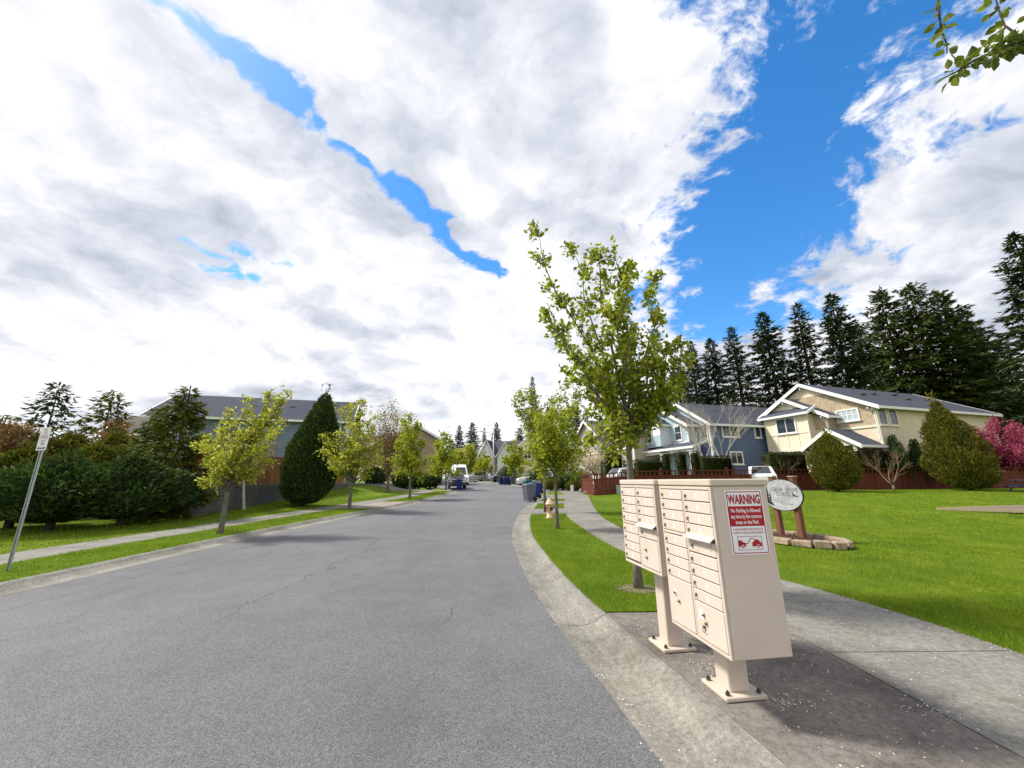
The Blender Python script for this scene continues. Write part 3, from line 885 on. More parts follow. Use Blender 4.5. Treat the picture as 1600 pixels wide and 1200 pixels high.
def shrub(name, label, base, prof, n, size, mat, seed=1, group=None, squash=(1, 1), cat='shrub', lump=0.10, stem=0.12, up=0.5, aspect=0.45, depth=0.22, core=0.80, lean=(0, 0), barkmat='bark_dark', wisps=0):
    """dense bush: leaves in a shell around a profile of revolution [(radius, z), ...] over a solid heart"""
    rng = np.random.default_rng(seed)
    root = thing(name, label, cat, base, 0, group)
    pr = np.array(prof, float); H = pr[-1, 1]
    seg_l = np.hypot(np.diff(pr[:, 0]), np.diff(pr[:, 1])); w = seg_l * (pr[:-1, 0] + pr[1:, 0] + 0.05)
    k = rng.choice(len(w), n, p=w / w.sum()); u = rng.random(n)
    r = pr[k, 0] * (1 - u) + pr[k + 1, 0] * u; z = pr[k, 1] * (1 - u) + pr[k + 1, 1] * u
    a = rng.random(n) * 2 * PI
    ph = rng.random(6) * 6.28
    def lumpf(a, z):
        return 1 + lump * (np.sin(3 * a + ph[0] + 2.1 * z) + np.sin(5 * a + ph[1] - 3.3 * z) * .7 + np.sin(2 * a + ph[2] + 5.7 * z) * .6 + np.sin(9 * a + ph[3] + 8 * z) * .35)
    inn = 1 - depth * rng.random(n) ** 1.5
    rr = r * lumpf(a, z) * inn
    P = np.stack([rr * np.cos(a) * squash[0] + lean[0] * z, rr * np.sin(a) * squash[1] + lean[1] * z, z], 1)
    D = np.stack([np.cos(a), np.sin(a), np.full(n, up)], 1) + unit(rng, n) * .75
    N = np.stack([np.cos(a), np.sin(a), np.full(n, .4)], 1) + unit(rng, n) * .9
    if wisps:
        a2 = rng.random(wisps) * 6.28; z2 = H * rng.uniform(.9, 1.12, wisps)
        P2 = np.stack([rng.normal(size=wisps) * .10 * pr[:, 0].max() + lean[0] * z2, rng.normal(size=wisps) * .10 * pr[:, 0].max() + lean[1] * z2, z2], 1)
        P = np.concatenate([P, P2]); D = np.concatenate([D, unit(rng, wisps) * .5 + np.array([0, 0, 1])]); N = np.concatenate([N, unit(rng, wisps)])
    ev = []; ef = []; ns = 14
    for (r_, z_) in prof:
        for i in range(ns):
            ai = 2 * PI * i / ns
            q = r_ * core * float(lumpf(ai, z_))
            ev.append((q * math.cos(ai) * squash[0] + lean[0] * z_, q * math.sin(ai) * squash[1] + lean[1] * z_, z_ * (0.97 if z_ > H * .8 else 1) + (0.04 if z_ < .1 else 0)))
    for j in range(len(prof) - 1):
        for i in range(ns):
            i2 = (i + 1) % ns
            ef += [(j * ns + i, j * ns + i2, (j + 1) * ns + i2), (j * ns + i, (j + 1) * ns + i2, (j + 1) * ns + i)]
    cards('crown', P, D, N, size * rng.uniform(.6, 1.3, len(P)), aspect, mat, root, rng, extra=(ev, ef) if core > 0 else None)
    tk = MB(); tk.tube([(0, 0, -.1), (lean[0] * .2, lean[1] * .2, pr[0, 1] + H * .25)], [stem, stem * .7], 8)
    tk.build('trunk', barkmat, root, smooth=True)
    return root

def hedge(name, label, c, s, rz, n, size, mat, seed, group=None, round_top=0.25, cat='hedge'):
    """clipped hedge: leaf shell over a solid block with softened top corners"""
    rng = np.random.default_rng(seed)
    root = thing(name, label, cat, (c[0], c[1], c[2]), rz, group)
    areas = np.array([s[1] * s[2], s[1] * s[2], s[0] * s[2], s[0] * s[2], s[0] * s[1]])
    k = rng.choice(5, n, p=areas / areas.sum())
    u = rng.random(n) - .5; v = rng.random(n) - .5
    P = np.zeros((n, 3)); Nn = np.zeros((n, 3))
    for f, (ax, sg) in enumerate(((0, -1), (0, 1), (1, -1), (1, 1), (2, 1))):
        m = k == f
        o = [i for i in range(3) if i != ax]
        P[m, ax] = sg * .5 * s[ax]; P[m, o[0]] = u[m] * s[o[0]]; P[m, o[1]] = v[m] * s[o[1]]
        Nn[m, ax] = sg
    P[:, 2] += s[2] / 2
    hz = np.clip((P[:, 2] - s[2] + round_top) / max(round_top, 1e-3), 0, 1)
    sc = 1 - 0.12 * hz ** 2
    P[:, 0] *= np.minimum(1, sc + (1 - sc) * (1 - round_top / max(s[0], round_top)))
    P += Nn * (rng.normal(size=(n, 1)) * .03)
    D = Nn + unit(rng, n) * .9 + np.array([0, 0, .3])
    mb = MB(); mb.box((0, 0, s[2] / 2 - .02), (s[0] * .95, s[1] * .93, s[2] * .96), bev=0.12)
    ev = mb.v; ef = []
    for q in mb.f:
        for i in range(1, len(q) - 1): ef.append((q[0], q[i], q[i + 1]))
    cards('foliage', P, D, Nn + unit(rng, n), size * rng.uniform(.6, 1.3, n), .5, mat, root, rng, extra=(ev, ef))
    return root

def bare_tree(name, label, base, h, spread, seed, barkmat, r0=0.05, stems=5, levels=3, cat='tree', fork=0.25, leafmat=None, leaf=.05, nleaf=0, group=None, kids=5):
    """leafless tree or shrub: several rising stems that fork into fine twigs"""
    rng = np.random.default_rng(seed)
    root = thing(name, label, cat, base, 0, group)
    mb = MB(); tips = []
    def grow(p, d, ln, r, lv):
        k = 5
        q = p + d * ln
        b = bez(p, p + d * ln * .5 + rng.normal(size=3) * .10 * ln, q + rng.normal(size=3) * .04 * ln, k)
        mb.tube([tuple(x) for x in b], [r * (1 - .65 * i / (k - 1)) for i in range(k)], 5 if lv else 6, cap=False)
        if lv >= levels:
            tips.append(b); return
        for _ in range(kids):
            t = rng.uniform(.35, 1.0); i = min(k - 2, int(t * (k - 1)))
            nd = d * .75 + unit(rng, 1)[0] * .62 + np.array([0, 0, .32]); nd /= np.linalg.norm(nd)
            grow(b[i] + (b[i + 1] - b[i]) * (t * (k - 1) - i), nd, ln * rng.uniform(.38, .62), max(.0035, r * .42), lv + 1)
    mb.tube([(0, 0, -.1), (0, 0, h * fork)], [r0 * 1.3, r0], 8)
    for i in range(stems):
        a = 6.283 * i / stems + rng.normal() * .3
        d = np.array([math.cos(a) * spread, math.sin(a) * spread, 1.0]); d /= np.linalg.norm(d)
        grow(np.array([0, 0, h * fork]), d, h * (1 - fork) * .68 * rng.uniform(.8, 1.1), r0 * .6, 1)
    mb.build('branches', barkmat, root, smooth=True)
    if leafmat:
        P = np.concatenate(tips); P = P[rng.integers(0, len(P), nleaf)] + rng.normal(size=(nleaf, 3)) * leaf
        cards('crown', P, unit(rng, nleaf), unit(rng, nleaf), leaf * rng.uniform(.6, 1.3, nleaf), .7, leafmat, root, rng)
    return root

# ------------------------------------------------------------------ house builder
class House:
    def __init__(self, name, label, loc, rz):
        self.r = thing(name, label, 'house', loc, rz)
    def part(self, name, mb, mat, parent=None, smooth=False, label=None):
        o = mb.build(name, mat, parent or self.r, smooth)
        if label: o['label'] = label
        return o
    def block(self, x0, x1, y0, y1, z0, z1, mat, ridge=None, rise=0.0, name='wall', gable_mat=None):
        """walls of a block; ridge 'x' or 'y' closes the top with gables along that axis"""
        mb = MB()
        mb.box(((x0 + x1) / 2, (y0 + y1) / 2, (z0 + z1) / 2), (x1 - x0, y1 - y0, z1 - z0))
        w = self.part(name, mb, mat)
        if ridge:
            g = MB()
            if ridge == 'x':
                ym = (y0 + y1) / 2
                g.prism([(x0, y0, z1 + .002), (x0, y1, z1 + .002), (x0, ym, z1 + rise)], (x1 - x0, 0, 0))
            else:
                xm = (x0 + x1) / 2
                g.prism([(x0, y0, z1 + .002), (x1, y0, z1 + .002), (xm, y0, z1 + rise)], (0, y1 - y0, 0))
            self.part('gable', g, gable_mat or mat)
        return w
    def gable_roof(self, x0, x1, y0, y1, z, rise, ridge, mat, over=0.45, rake=0.4, th=0.16, trim='trim_white', fascia=0.2, barge=True, shed=None):
        """two roof slabs with fascia boards along the eaves and barge boards along the rakes"""
        mb = MB(); fa = MB(); bb = MB()
        if ridge == 'x':
            hw = (y1 - y0) / 2; ym = (y0 + y1) / 2
            f = lambda u, v, w: (u, ym + v, w)
            a, b = x0 - rake, x1 + rake
        else:
            hw = (x1 - x0) / 2; ym = (x0 + x1) / 2
            f = lambda u, v, w: (ym + v, u, w)
            a, b = y0 - rake, y1 + rake
        sl = rise / hw
        for s in (-1, 1):
            e = s * (hw + over); ze = z - over * sl
            top = z + rise
            poly = [f(a, 0, top), f(a, e, ze), f(a, e, ze + th), f(a, 0, top + th)]
            off = Vector(f(b, 0, 0)) - Vector(f(a, 0, 0))
            mb.prism(poly, off)
            fa.beam(f(a, e + s * .015, ze + th * .5 - .05), f(b, e + s * .015, ze + th * .5 - .05), 0.09, fascia)
            if barge:
                for xx, sg in ((a, -1), (b, 1)):
                    bb.prism([f(xx, s * 0.0, top + th + .02), f(xx, e, ze + th + .02), f(xx, e, ze + th - .30), f(xx, 0, top + th - .30)], Vector(f(sg * .07, 0, 0)) - Vector(f(0, 0, 0)))
        r = self.part('roof', mb, mat)
        fa.each('fascia', trim, r)
        if barge: bb.each('barge_board', trim, r)
        return r
    def shed_roof(self, pts_low, pts_high, mat, th=0.14, trim='trim_white'):
        a, b = Vector(pts_low[0]), Vector(pts_low[1]); c, d = Vector(pts_high[1]), Vector(pts_high[0])
        mb = MB(); mb.prism([a, b, c, d], (0, 0, th))
        r = self.part('roof', mb, mat)
        fa = MB(); fa.beam(a + Vector((0, 0, .04)), b + Vector((0, 0, .04)), .08, .2)
        for p, q in ((a, d), (b, c)): fa.beam(p + Vector((0, 0, .05)), q + Vector((0, 0, .05)), .08, .2)
        fa.each('fascia', trim, r)
        return r
    def window(self, face, c, w, h, z, mull=1, rows=1, trim='trim_white', glass='glass', fr=0.11, sill=True, sash='trim_white'):
        """face: (axis, position, sign); c centre along the wall, z centre height"""
        ax, pos, sg = face
        def bx(mb, u, v, du, dv, d0, d1):
            p = pos + sg * (d0 + d1) / 2; t = abs(d1 - d0)
            if ax == 'x': mb.box((p, u, v), (t, du, dv))
            else: mb.box((u, p, v), (du, t, dv))
        gl = MB(); bx(gl, c, z, w, h, 0.0, 0.03)
        wd = self.part('window', gl, glass)
        f = MB()
        bx(f, c, z + h / 2 + fr / 2, w + 2 * fr, fr, -.01, 0.075); bx(f, c, z - h / 2 - fr / 2, w + 2 * fr, fr, -.01, 0.075)
        for s in (-1, 1): bx(f, c + s * (w / 2 + fr / 2), z, fr, h, -.01, 0.072)
        self.part('frame', f, trim, wd)
        s_ = MB()
        for i in range(1, mull + 1):
            bx(s_, c - w / 2 + w * i / (mull + 1), z, 0.06, h, .0, 0.055)
        for i in range(1, rows):
            bx(s_, c, z - h / 2 + h * i / rows, w, 0.04, .0, 0.05)
        if s_.v: self.part('sash', s_, sash, wd)
        if sill:
            q = MB(); bx(q, c, z - h / 2 - fr - .03, w + 2 * fr + .12, .06, -.01, .12); self.part('sill', q, trim, wd)
        return wd
    def trim(self, items, mat='trim_white', name='trim'):
        mb = MB()
        for c, s in items: mb.box(c, s)
        mb.each(name, mat, self.r)

# ------------------------------------------------------------------ houses
def bracket(h, x, y, z, parent=None, mat='trim_white'):
    mb = MB()
    mb.beam((x, y, z), (x - .42, y, z), .09, .10); mb.beam((x, y, z - .42), (x, y, z), .09, .09); mb.beam((x + .02, y, z - .38), (x - .36, y, z - .02), .07, .07)
    h.part('bracket', mb, mat)
def roof_vents(h, spots):
    for (x, y, z) in spots:
        mb = MB(); mb.box((x, y, z), (.45, .35, .16), bev=.03); h.part('roof_vent', mb, 'metal_dark')

# cream house on the right
cx0, cy0 = 28.52, 30.0
h = House('cream_house', 'two storey cream and tan house with dark roof behind the red fence', (cx0, cy0, 0.95), rad(18))
E0 = 6.3
h.block(0, 15.6, 0, 10.4, -0.4, E0, 'siding_cream', 'x', 2.72, gable_mat='siding_cream')
mb = MB(); mb.prism([(-.035, 0, 4.75), (-.035, 10.4, 4.75), (-.035, 10.4, E0), (-.035, 5.2, E0 + 2.68), (-.035, 0, E0)], (.03, 0, 0)); h.part('shingle_panel', mb, 'shingle_tan')
mb = MB(); mb.prism([(-.055, 3.2, 7.95), (-.055, 7.2, 7.95), (-.055, 5.2, E0 + 2.66)], (.02, 0, 0)); h.part('gable_panel', mb, 'panel_cream')
r = h.gable_roof(0, 15.6, 0, 10.4, E0, 2.8, 'x', 'roof_slate', .5, .45)
roof_vents(h, [(3.5, 2.6, 7.95), (6.0, 3.2, 8.25), (8.8, 2.2, 7.72), (9.4, 3.4, 8.4), (12.5, 2.6, 7.95)])
mb = MB()
for xx, yy in ((1.6, 4.0), (5.0, 4.1), (11, 3.9)): mb.tube([(xx, yy, 8.2), (xx, yy, 9.0)], .05, 8)
mb.each('vent_pipe', 'metal_dark', h.r)
bracket(h, -.03, 5.2, 8.75); bracket(h, -.03, .3, 6.1); bracket(h, -.03, 10.1, 6.1)
# upper wing with its own gable
mb = MB(); mb.box((-.5, 6.3, 2.3), (.99, 6.6, 5.0)); h.part('wall', mb, 'siding_cream')
mb = MB(); mb.box((-.52, 6.3, 5.35), (1.0, 6.62, 1.10)); h.part('shingle_panel', mb, 'shingle_tan')
mb = MB(); mb.prism([(-1.02, 3.0, 5.9), (-1.02, 9.6, 5.9), (-1.02, 6.3, 7.85)], (.6, 0, 0)); h.part('gable', mb, 'shingle_tan')
mb = MB(); mb.prism([(-1.05, 4.5, 6.98), (-1.05, 8.1, 6.98), (-1.05, 6.3, 7.95)], (.02, 0, 0)); h.part('gable_panel', mb, 'panel_cream')
h.gable_roof(-1.0, 3.2, 3.0, 9.6, 5.98, 1.9, 'x', 'roof_slate', .45, .42)
bracket(h, -1.04, 6.3, 7.55); bracket(h, -1.04, 3.2, 5.8)
# bay with panels
mb = MB(); mb.box((-1.4, 6.1, 4.72), (.8, 4.0, 3.0)); bay = h.part('bay', mb, 'panel_cream')
mb = MB()
for yy in (4.1, 5.1, 6.1, 7.1, 8.1): mb.box((-1.815, yy, 3.95), (.03, .11, 1.4))
for yy in (4.12, 8.08): mb.box((-1.816, yy, 5.4), (.03, .13, 1.5))
mb.box((-1.82, 6.1, 4.66), (.03, 4.1, .12)); mb.box((-1.82, 6.1, 3.28), (.05, 4.1, .16)); mb.box((-1.42, 6.1, 3.14), (.86, 4.12, .14))
mb.each('trim', 'trim_cream', bay)
h.window(('x', -1.8, -1), 6.05, 1.65, 1.25, 5.42, 1, 1)
h.shed_roof([(-2.15, 3.7, 6.22), (-2.15, 8.5, 6.22)], [(-1.0, 3.7, 6.85), (-1.0, 8.5, 6.85)], 'roof_slate')
h.window(('x', -.04, -1), 2.0, 1.5, .8, 5.8, 3, 2, glass='blind')
# corner boards, band, downpipe
h.trim([((-.03, .06, 2.9), (.14, .16, 6.4)), ((15.6, -.0, 2.9), (.16, .14, 6.4)), ((-.045, 1.4, 4.70), (.07, 2.9, .16)), ((-1.03, 3.06, 4.0), (.12, .14, 3.4))], 'trim_cream')
mb = MB(); mb.tube([(-.35, .05, 6.05), (-.1, .1, 5.8), (-.1, .1, 3.6)], .05, 8); h.part('downpipe', mb, 'trim_white')
for xa in (.5, 1.78): h.window(('y', 0, -1), xa, .82, 1.12, 5.38, 0, 1, trim='trim_cream')
h.window(('y', 0, -1), 6.8, .5, .5, 4.6, 0, 1, trim='trim_cream')
# porch
h.gable_roof(-2.4, .3, .35, 4.05, 3.3, 1.2, 'x', 'roof_slate', .4, .25)
mb = MB(); mb.prism([(-2.35, .35, 3.2), (-2.35, 4.05, 3.2), (-2.35, 2.2, 4.42)], (.1, 0, 0)); h.part('gable', mb, 'trim_cream')
for yy in (.6, 3.8):
    mb = MB(); mb.box((-2.25, yy, 2.1), (.26, .26, 2.3), bev=.02); mb.box((-2.25, yy, .4), (.5, .5, 1.2)); h.part('porch_post', mb, 'trim_cream')
mb = MB(); mb.box((-.06, 7.2, 1.2), (.06, 4.6, 2.4)); g = h.part('garage_door', mb, 'trim_white')
mb = MB(); mb.box((-1.04, 7.2, 1.2), (.05, 4.6, 2.3)); h.part('garage_door', mb, 'panel_cream')

# blue house left of it
h = House('blue_house', 'two storey blue house with white gables and porch beyond the trimmed hedges', (18.4, 36.0, 1.1), rad(16))
h.block(0, 12.0, 0, 7.8, -.4, 5.74, 'siding_blue', 'x', 2.4, gable_mat='siding_blue_light')
h.gable_roof(0, 12.0, 0, 7.8, 5.74, 2.45, 'x', 'roof_slate', .45, .4)
roof_vents(h, [(3.0, 2.4, 7.32), (5.5, 1.6, 6.85), (8.0, 2.6, 7.45)])
mb = MB(); mb.box((-.6, 5.55, 2.7), (1.18, 8.1, 6.1)); h.part('wall', mb, 'siding_blue_light')
mb = MB(); mb.prism([(-1.18, 1.5, 5.752), (-1.18, 9.6, 5.752), (-1.18, 5.55, 7.95)], (.9, 0, 0)); h.part('gable', mb, 'siding_blue_light')
h.gable_roof(-1.2, 4.0, 1.5, 9.6, 5.78, 2.25, 'x', 'roof_slate', .42, .4)
bracket(h, -1.2, 1.7, 5.6); bracket(h, -1.2, 5.55, 7.5)
mb = MB(); mb.box((-1.8, 6.3, 4.95), (1.22, 4.4, 2.2)); h.part('bay', mb, 'panel_white')
mb = MB(); mb.prism([(-2.41, 4.1, 6.052), (-2.41, 8.5, 6.052), (-2.41, 6.3, 7.2)], (1.2, 0, 0)); h.part('gable', mb, 'panel_white')
h.gable_roof(-2.4, -1.0, 4.1, 8.5, 6.06, 1.2, 'x', 'roof_slate', .3, .3)
mb = MB(); mb.box((-2.42, 6.3, 4.45), (.03, 4.42, 1.1)); h.part('wall', mb, 'siding_blue_light')
h.window(('x', -2.44, -1), 6.2, 1.5, 1.3, 5.0, 1, 1); h.window(('x', -1.19, -1), 2.9, .85, 1.35, 5.1, 0, 2)
h.window(('x', 0, -1), .8, .8, 1.2, 5.0, 0, 1)
h.trim([((-1.2, 1.56, 3.6), (.12, .16, 4.3)), ((-1.205, 2.6, 4.1), (.08, 2.2, .16)), ((-.02, .06, 2.8), (.14, .16, 5.9)), ((-1.207, 3.4, 5.72), (.06, 1.3, .1))])
h.shed_roof([(-3.0, -1.0, 3.35), (-3.0, 10.2, 3.35)], [(-1.15, -1.0, 3.95), (-1.15, 10.2, 3.95)], 'roof_slate')
h.trim([((-2.7, 4.6, 3.17), (.22, 11.0, .28))])
for yy in (-.5, 3.6, 8.0):
    mb = MB(); mb.box((-2.7, yy, 2.1), (.42, .42, 2.0), bev=.02); c = h.part('porch_column', mb, 'trim_white')
    mb = MB(); mb.box((-2.7, yy, .35), (.72, .72, 1.5), bev=.03); h.part('stone_base', mb, 'stone_grey', c)
mb = MB(); mb.box((-1.22, 3.0, 1.6), (.06, .95, 2.4)); d = h.part('door', mb, 'plastic_teal'); 
mb = MB()
for s in (-1, 1): mb.box((-1.24, 3.0 + s * .55, 1.6), (.08, .14, 2.5))
mb.box((-1.24, 3.0, 2.9), (.08, 1.24, .14)); mb.each('frame', 'trim_white', d)
h.window(('x', -1.19, -1), 6.6, 1.7, 1.2, 2.3, 1, 1)
h.window(('y', 0, -1), 2.25, 1.75, .95, 5.0, 1, 1); h.window(('y', 0, -1), 5.5, .6, .95, 5.0, 0, 1); h.window(('y', 0, -1), 2.55, 1.25, 1.0, 2.5, 1, 1)
h.trim([((6.0, -.02, .1), (12, .06, .5))], 'siding_blue')

# slate coloured house above the retaining wall on the left
h = House('slate_house', 'long slate blue house with dark roof above the retaining wall', (-15.3, 36.0, 1.65), rad(17))
h.block(-15.2, 0, 0, 8.6, -.6, 5.68, 'siding_slate', 'x', 2.35)
h.gable_roof(-15.2, 0, 0, 8.6, 5.68, 2.4, 'x', 'roof_navy', .5, .4)
roof_vents(h, [(-13, 2.4, 7.15), (-8.6, 2.2, 7.05), (-5.4, 2.4, 7.15), (-3.4, 3.4, 7.7), (-1.8, 3.2, 7.6)])
h.window(('y', 0, -1), -1.35, 1.25, 1.15, 4.75, 0, 1, glass='blind'); h.window(('y', 0, -1), -9.5, 1.4, 1.1, 4.75, 1, 1); h.window(('y', 0, -1), -13.2, 1.4, 1.1, 4.75, 1, 1)
h.trim([((.0, -.02, 2.6), (.2, .12, 6.2))])
mb = MB(); mb.tube([(-.15, -.15, 5.4), (-.15, -.1, 5.1), (-.15, -.1, .2)], .06, 8); h.part('downpipe', mb, 'trim_white')
h.window(('x', 0, 1), 4.3, 1.3, 1.2, 4.7, 1, 1); h.window(('x', 0, 1), 4.3, 1.6, 1.3, 1.6, 1, 1)

def generic_house(name, label, loc, rz, w, d, eave, rise, wall, roof, gables=(), trim='trim_white', garage=True, bandmat=None, wins=()):
    """two storeys, ridge across, front (-Y) with projecting gables [(centre, width, top eave, rise, depth)]"""
    h = House(name, label, loc, rz)
    h.block(-w / 2, w / 2, 0, d, -.5, eave, wall, 'x', rise)
    h.gable_roof(-w / 2, w / 2, 0, d, eave, rise + .06, 'x', roof, .45, .4, trim=trim)
    for i, (c, gw, ge, gr, gd) in enumerate(gables):
        h.block(c - gw / 2, c + gw / 2, -gd, .0, -.5 if ge > 4 else -.5, ge, bandmat or wall, 'y', gr)
        h.gable_roof(c - gw / 2, c + gw / 2, -gd, d * .45, ge, gr + .06, 'y', roof, .35, .3, trim=trim)
        h.window(('y', -gd, -1), c, min(1.6, gw * .5), 1.3, ge - 1.1, 1, 2)
        mb = MB(); mb.box((c, -gd - .03, ge - 2.15), (gw + .04, .06, .18)); h.part('trim', mb, trim)
        if garage and gw > 3:
            mb = MB(); mb.box((c, -gd - .02, 1.15), (gw * .78, .06, 2.3)); g = h.part('garage_door', mb, 'trim_white')
            mb = MB()
            for k in range(1, 4): mb.box((c, -gd - .055, 2.3 * k / 4), (gw * .78, .02, .04))
            mb.each('door_groove', 'siding_grey', g)
    for (c, z, ww, hh) in wins:
        h.window(('y', 0, -1), c, ww, hh, z, 1, 2)
    h.window(('x', w / 2, 1), d * .5, 1.2, 1.2, eave - 1.2, 1, 1); h.window(('x', -w / 2, -1), d * .5, 1.2, 1.2, eave - 1.2, 1, 1)
    mb = MB()
    for sx_ in (-1, 1): mb.box((sx_ * w / 2, -.0, eave / 2 - .2), (.18, .12, eave))
    mb.each('trim', trim, h.r)
    return h
def gz(x, y): return Tz(x, y) + LAWN
generic_house('brown_house', 'brown house with grey brown roof glimpsed behind the conifers', (-37.5, 44, 1.6), rad(17), 14, 9, 5.6, 2.3, 'siding_brown', 'roof_brown', (), wins=((3, 4.4, 1.4, 1.2), (-3, 4.4, 1.4, 1.2)))
generic_house('tan_house', 'tan house half hidden behind the bare tree at the slope', (-21.0, 60, 1.8), rad(-62), 11, 9, 5.8, 2.2, 'siding_brown', 'roof_brown', ((-2.6, 4.6, 5.4, 1.5, 1.5),), wins=((2.6, 4.5, 1.6, 1.2), (2.6, 1.6, 1.6, 1.2)))
generic_house('beige_house', 'beige house with garage behind the white real estate sign', (11.2, 45.5, 1.25), rad(-72), 9.5, 9, 5.8, 2.4, 'siding_beige', 'roof_grey', ((-1.9, 4.8, 5.6, 1.7, 1.8),), wins=((2.6, 4.5, 1.5, 1.3), (2.6, 1.5, 1.8, 1.3)), bandmat='siding_grey')
pa = at_y(752, 740, 98); generic_house('taupe_house', 'taupe house with grey roof farthest down the street', (pa.x, 98, gz(pa.x, 98)), rad(-12), 9, 8, 5.2, 2.1, 'siding_beige', 'roof_grey', ((3.0, 3.2, 5.3, 2.2, 1.5),), wins=((-2.4, 4.2, 1.4, 1.2), (.2, 4.2, 1, 1.2)))
pb = at_y(783, 740, 86); generic_house('grey_house', 'grey house with steep white trimmed gables at the far bend', (pb.x, 86, gz(pb.x, 86)), rad(-14), 9.5, 9, 5.6, 3.0, 'siding_grey', 'roof_slate', ((-2.9, 3.2, 5.6, 2.9, 1.2), (1.6, 3.6, 5.2, 2.6, 2.2)), wins=((4.0, 4.4, 1, 1.2),), bandmat='panel_white')
pc = at_y(822, 740, 66); generic_house('olive_house', 'pale house behind the street trees past the wheeled bins', (pc.x + 2.5, 66, gz(pc.x, 66)), rad(-35), 9.5, 9, 5.6, 2.4, 'siding_beige', 'roof_grey', ((1.8, 4.4, 5.4, 2.0, 1.5),), wins=((-2.6, 4.4, 1.4, 1.2),))

# ------------------------------------------------------------------ fences and walls
def red_fence():
    a = Vector((5.85, 28.6)); b = Vector((44.0, 28.6 + 1.2))
    d = (b - a); ln = d.length; d = d / ln; ang = math.atan2(d.y, d.x)
    z0 = gz(a.x, a.y)
    root = thing('wooden_fence', 'long dark red wooden fence with picket top across the lawn', 'fence', (a.x, a.y, z0), ang)
    def lz(u): 
        p = a + d * u
        return gz(p.x, p.y) - z0
    bw = 0.148
    board = MB().box((0, 0, .56), (.138, .022, 1.10)).mesh('board', 'fence_red')
    picket = MB().box((0, 0, 1.28), (.085, .03, .30)).mesh('picket', 'fence_red')
    post = MB().box((0, .03, .78), (.10, .10, 1.66), bev=.01).box((0, .03, 1.63), (.15, .15, .05), bev=.015).mesh('post', 'fence_red')
    n = int(ln / bw)
    for i in range(n):
        u = (i + .5) * bw
        obj('board', board, root, (u, random.uniform(-.004, .004), lz(u) + random.uniform(-.006, .006)))
    u = 0.0
    while u <= ln:
        obj('post', post, root, (u, 0.0, lz(u))); u += 2.44
    u = 0.2
    while u < ln:
        obj('picket', picket, root, (u, 0, lz(u))); u += 0.30
    u = 0.0
    while u < ln - .1:
        v = min(ln, u + 2.44)
        for nm, zz, w_, h_, off in (('lower_rail', .22, .05, .09, .035), ('middle_rail', 1.13, .09, .07, 0), ('top_rail', 1.46, .11, .06, 0)):
            mb = MB(); mb.beam((u + .051, off, lz(u) + zz), (v - .051, off, lz(v) + zz), w_, h_); mb.build(nm, 'fence_red', root)
        u = v
    # short return at the street end
    a2 = Vector((0, 0)); 
    for i in range(26):
        obj('board', board, root, (-.10, .12 + i * bw, 0.02), rz=PI / 2)
    for i in range(13):
        obj('picket', picket, root, (-.10, .2 + i * .3, 0.02), rz=PI / 2)
    mb = MB(); mb.beam((-.10, .06, 1.13), (-.10, 3.95, 1.13), .09, .07); mb.build('middle_rail', 'fence_red', root)
    mb = MB(); mb.beam((-.10, .06, 1.46), (-.10, 3.95, 1.46), .11, .06); mb.build('top_rail', 'fence_red', root)
    obj('post', post, root, (-.10, 4.02, 0.0))
red_fence()

def left_wall_and_fence():
    xw = -13.6; y0, y1 = 17.0, 33.0
    root = thing('retaining_wall', 'dark concrete retaining wall under the brown board fence', 'wall', (xw, y0, 0))
    y = y0
    while y < y1 - .1:
        b = min(y + 2.3, y1)
        mb = MB(); top = 1.62
        za = min(gz(xw, y), gz(xw, b)) - .25
        mb.box((-.12, (y + b) / 2 - y0, (za + top - .12) / 2), (.24, b - y - .02, top - .12 - za), bev=.012)
        mb.build('wall_panel', 'concrete_wall', root)
        mb = MB(); mb.box((-.12, (y + b) / 2 - y0, top - .055), (.30, b - y - .012, .11), bev=.015); mb.build('cap', 'concrete_wall', root)
        y = b
    mb = MB(); za = gz(-16, 17) - .2
    # return of the wall away from the street
    for k in range(7):
        mb = MB(); mb.box((-.9 - k * 1.6 - .25, .0, .8), (1.58, .24, 1.44), bev=.012); mb.build('wall_panel', 'concrete_wall', root)
    f = thing('wooden_fence', 'brown board fence standing on the concrete retaining wall', 'fence', (xw - .25, y0 + .3, 1.6))
    board = MB().box((0, 0, .78), (.02, .136, 1.5)).mesh('board', 'fence_brown')
    L = 15.4
    for i in range(int(L / .146)):
        obj('board', board, f, (random.uniform(-.004, .004), .07 + i * .146, random.uniform(-.01, .01)))
    for nm, zz in (('lower_rail', .25), ('top_rail', 1.3)):
        mb = MB(); mb.beam((-.04, 0, zz), (-.04, L, zz), .05, .09); mb.build(nm, 'fence_brown', f)
    mb = MB(); mb.beam((0, 0, 1.56), (0, L, 1.56), .14, .04); mb.build('cap_rail', 'fence_brown', f)
    post = MB().box((-.07, 0, .80), (.1, .1, 1.6)).mesh('post', 'fence_brown')
    u = 0
    while u <= L: obj('post', post, f, (0, u, 0)); u += 2.2
    # the raised yard behind the wall
    mb = MB(); mb.box((-14.0, 12.0, .55), (27.5, 30, 1.9)); o = mb.build('yard_terrace', 'turf', None, loc=(xw - .2, y0 + 7.0, 0)); tag(o, kind='structure')
left_wall_and_fence()

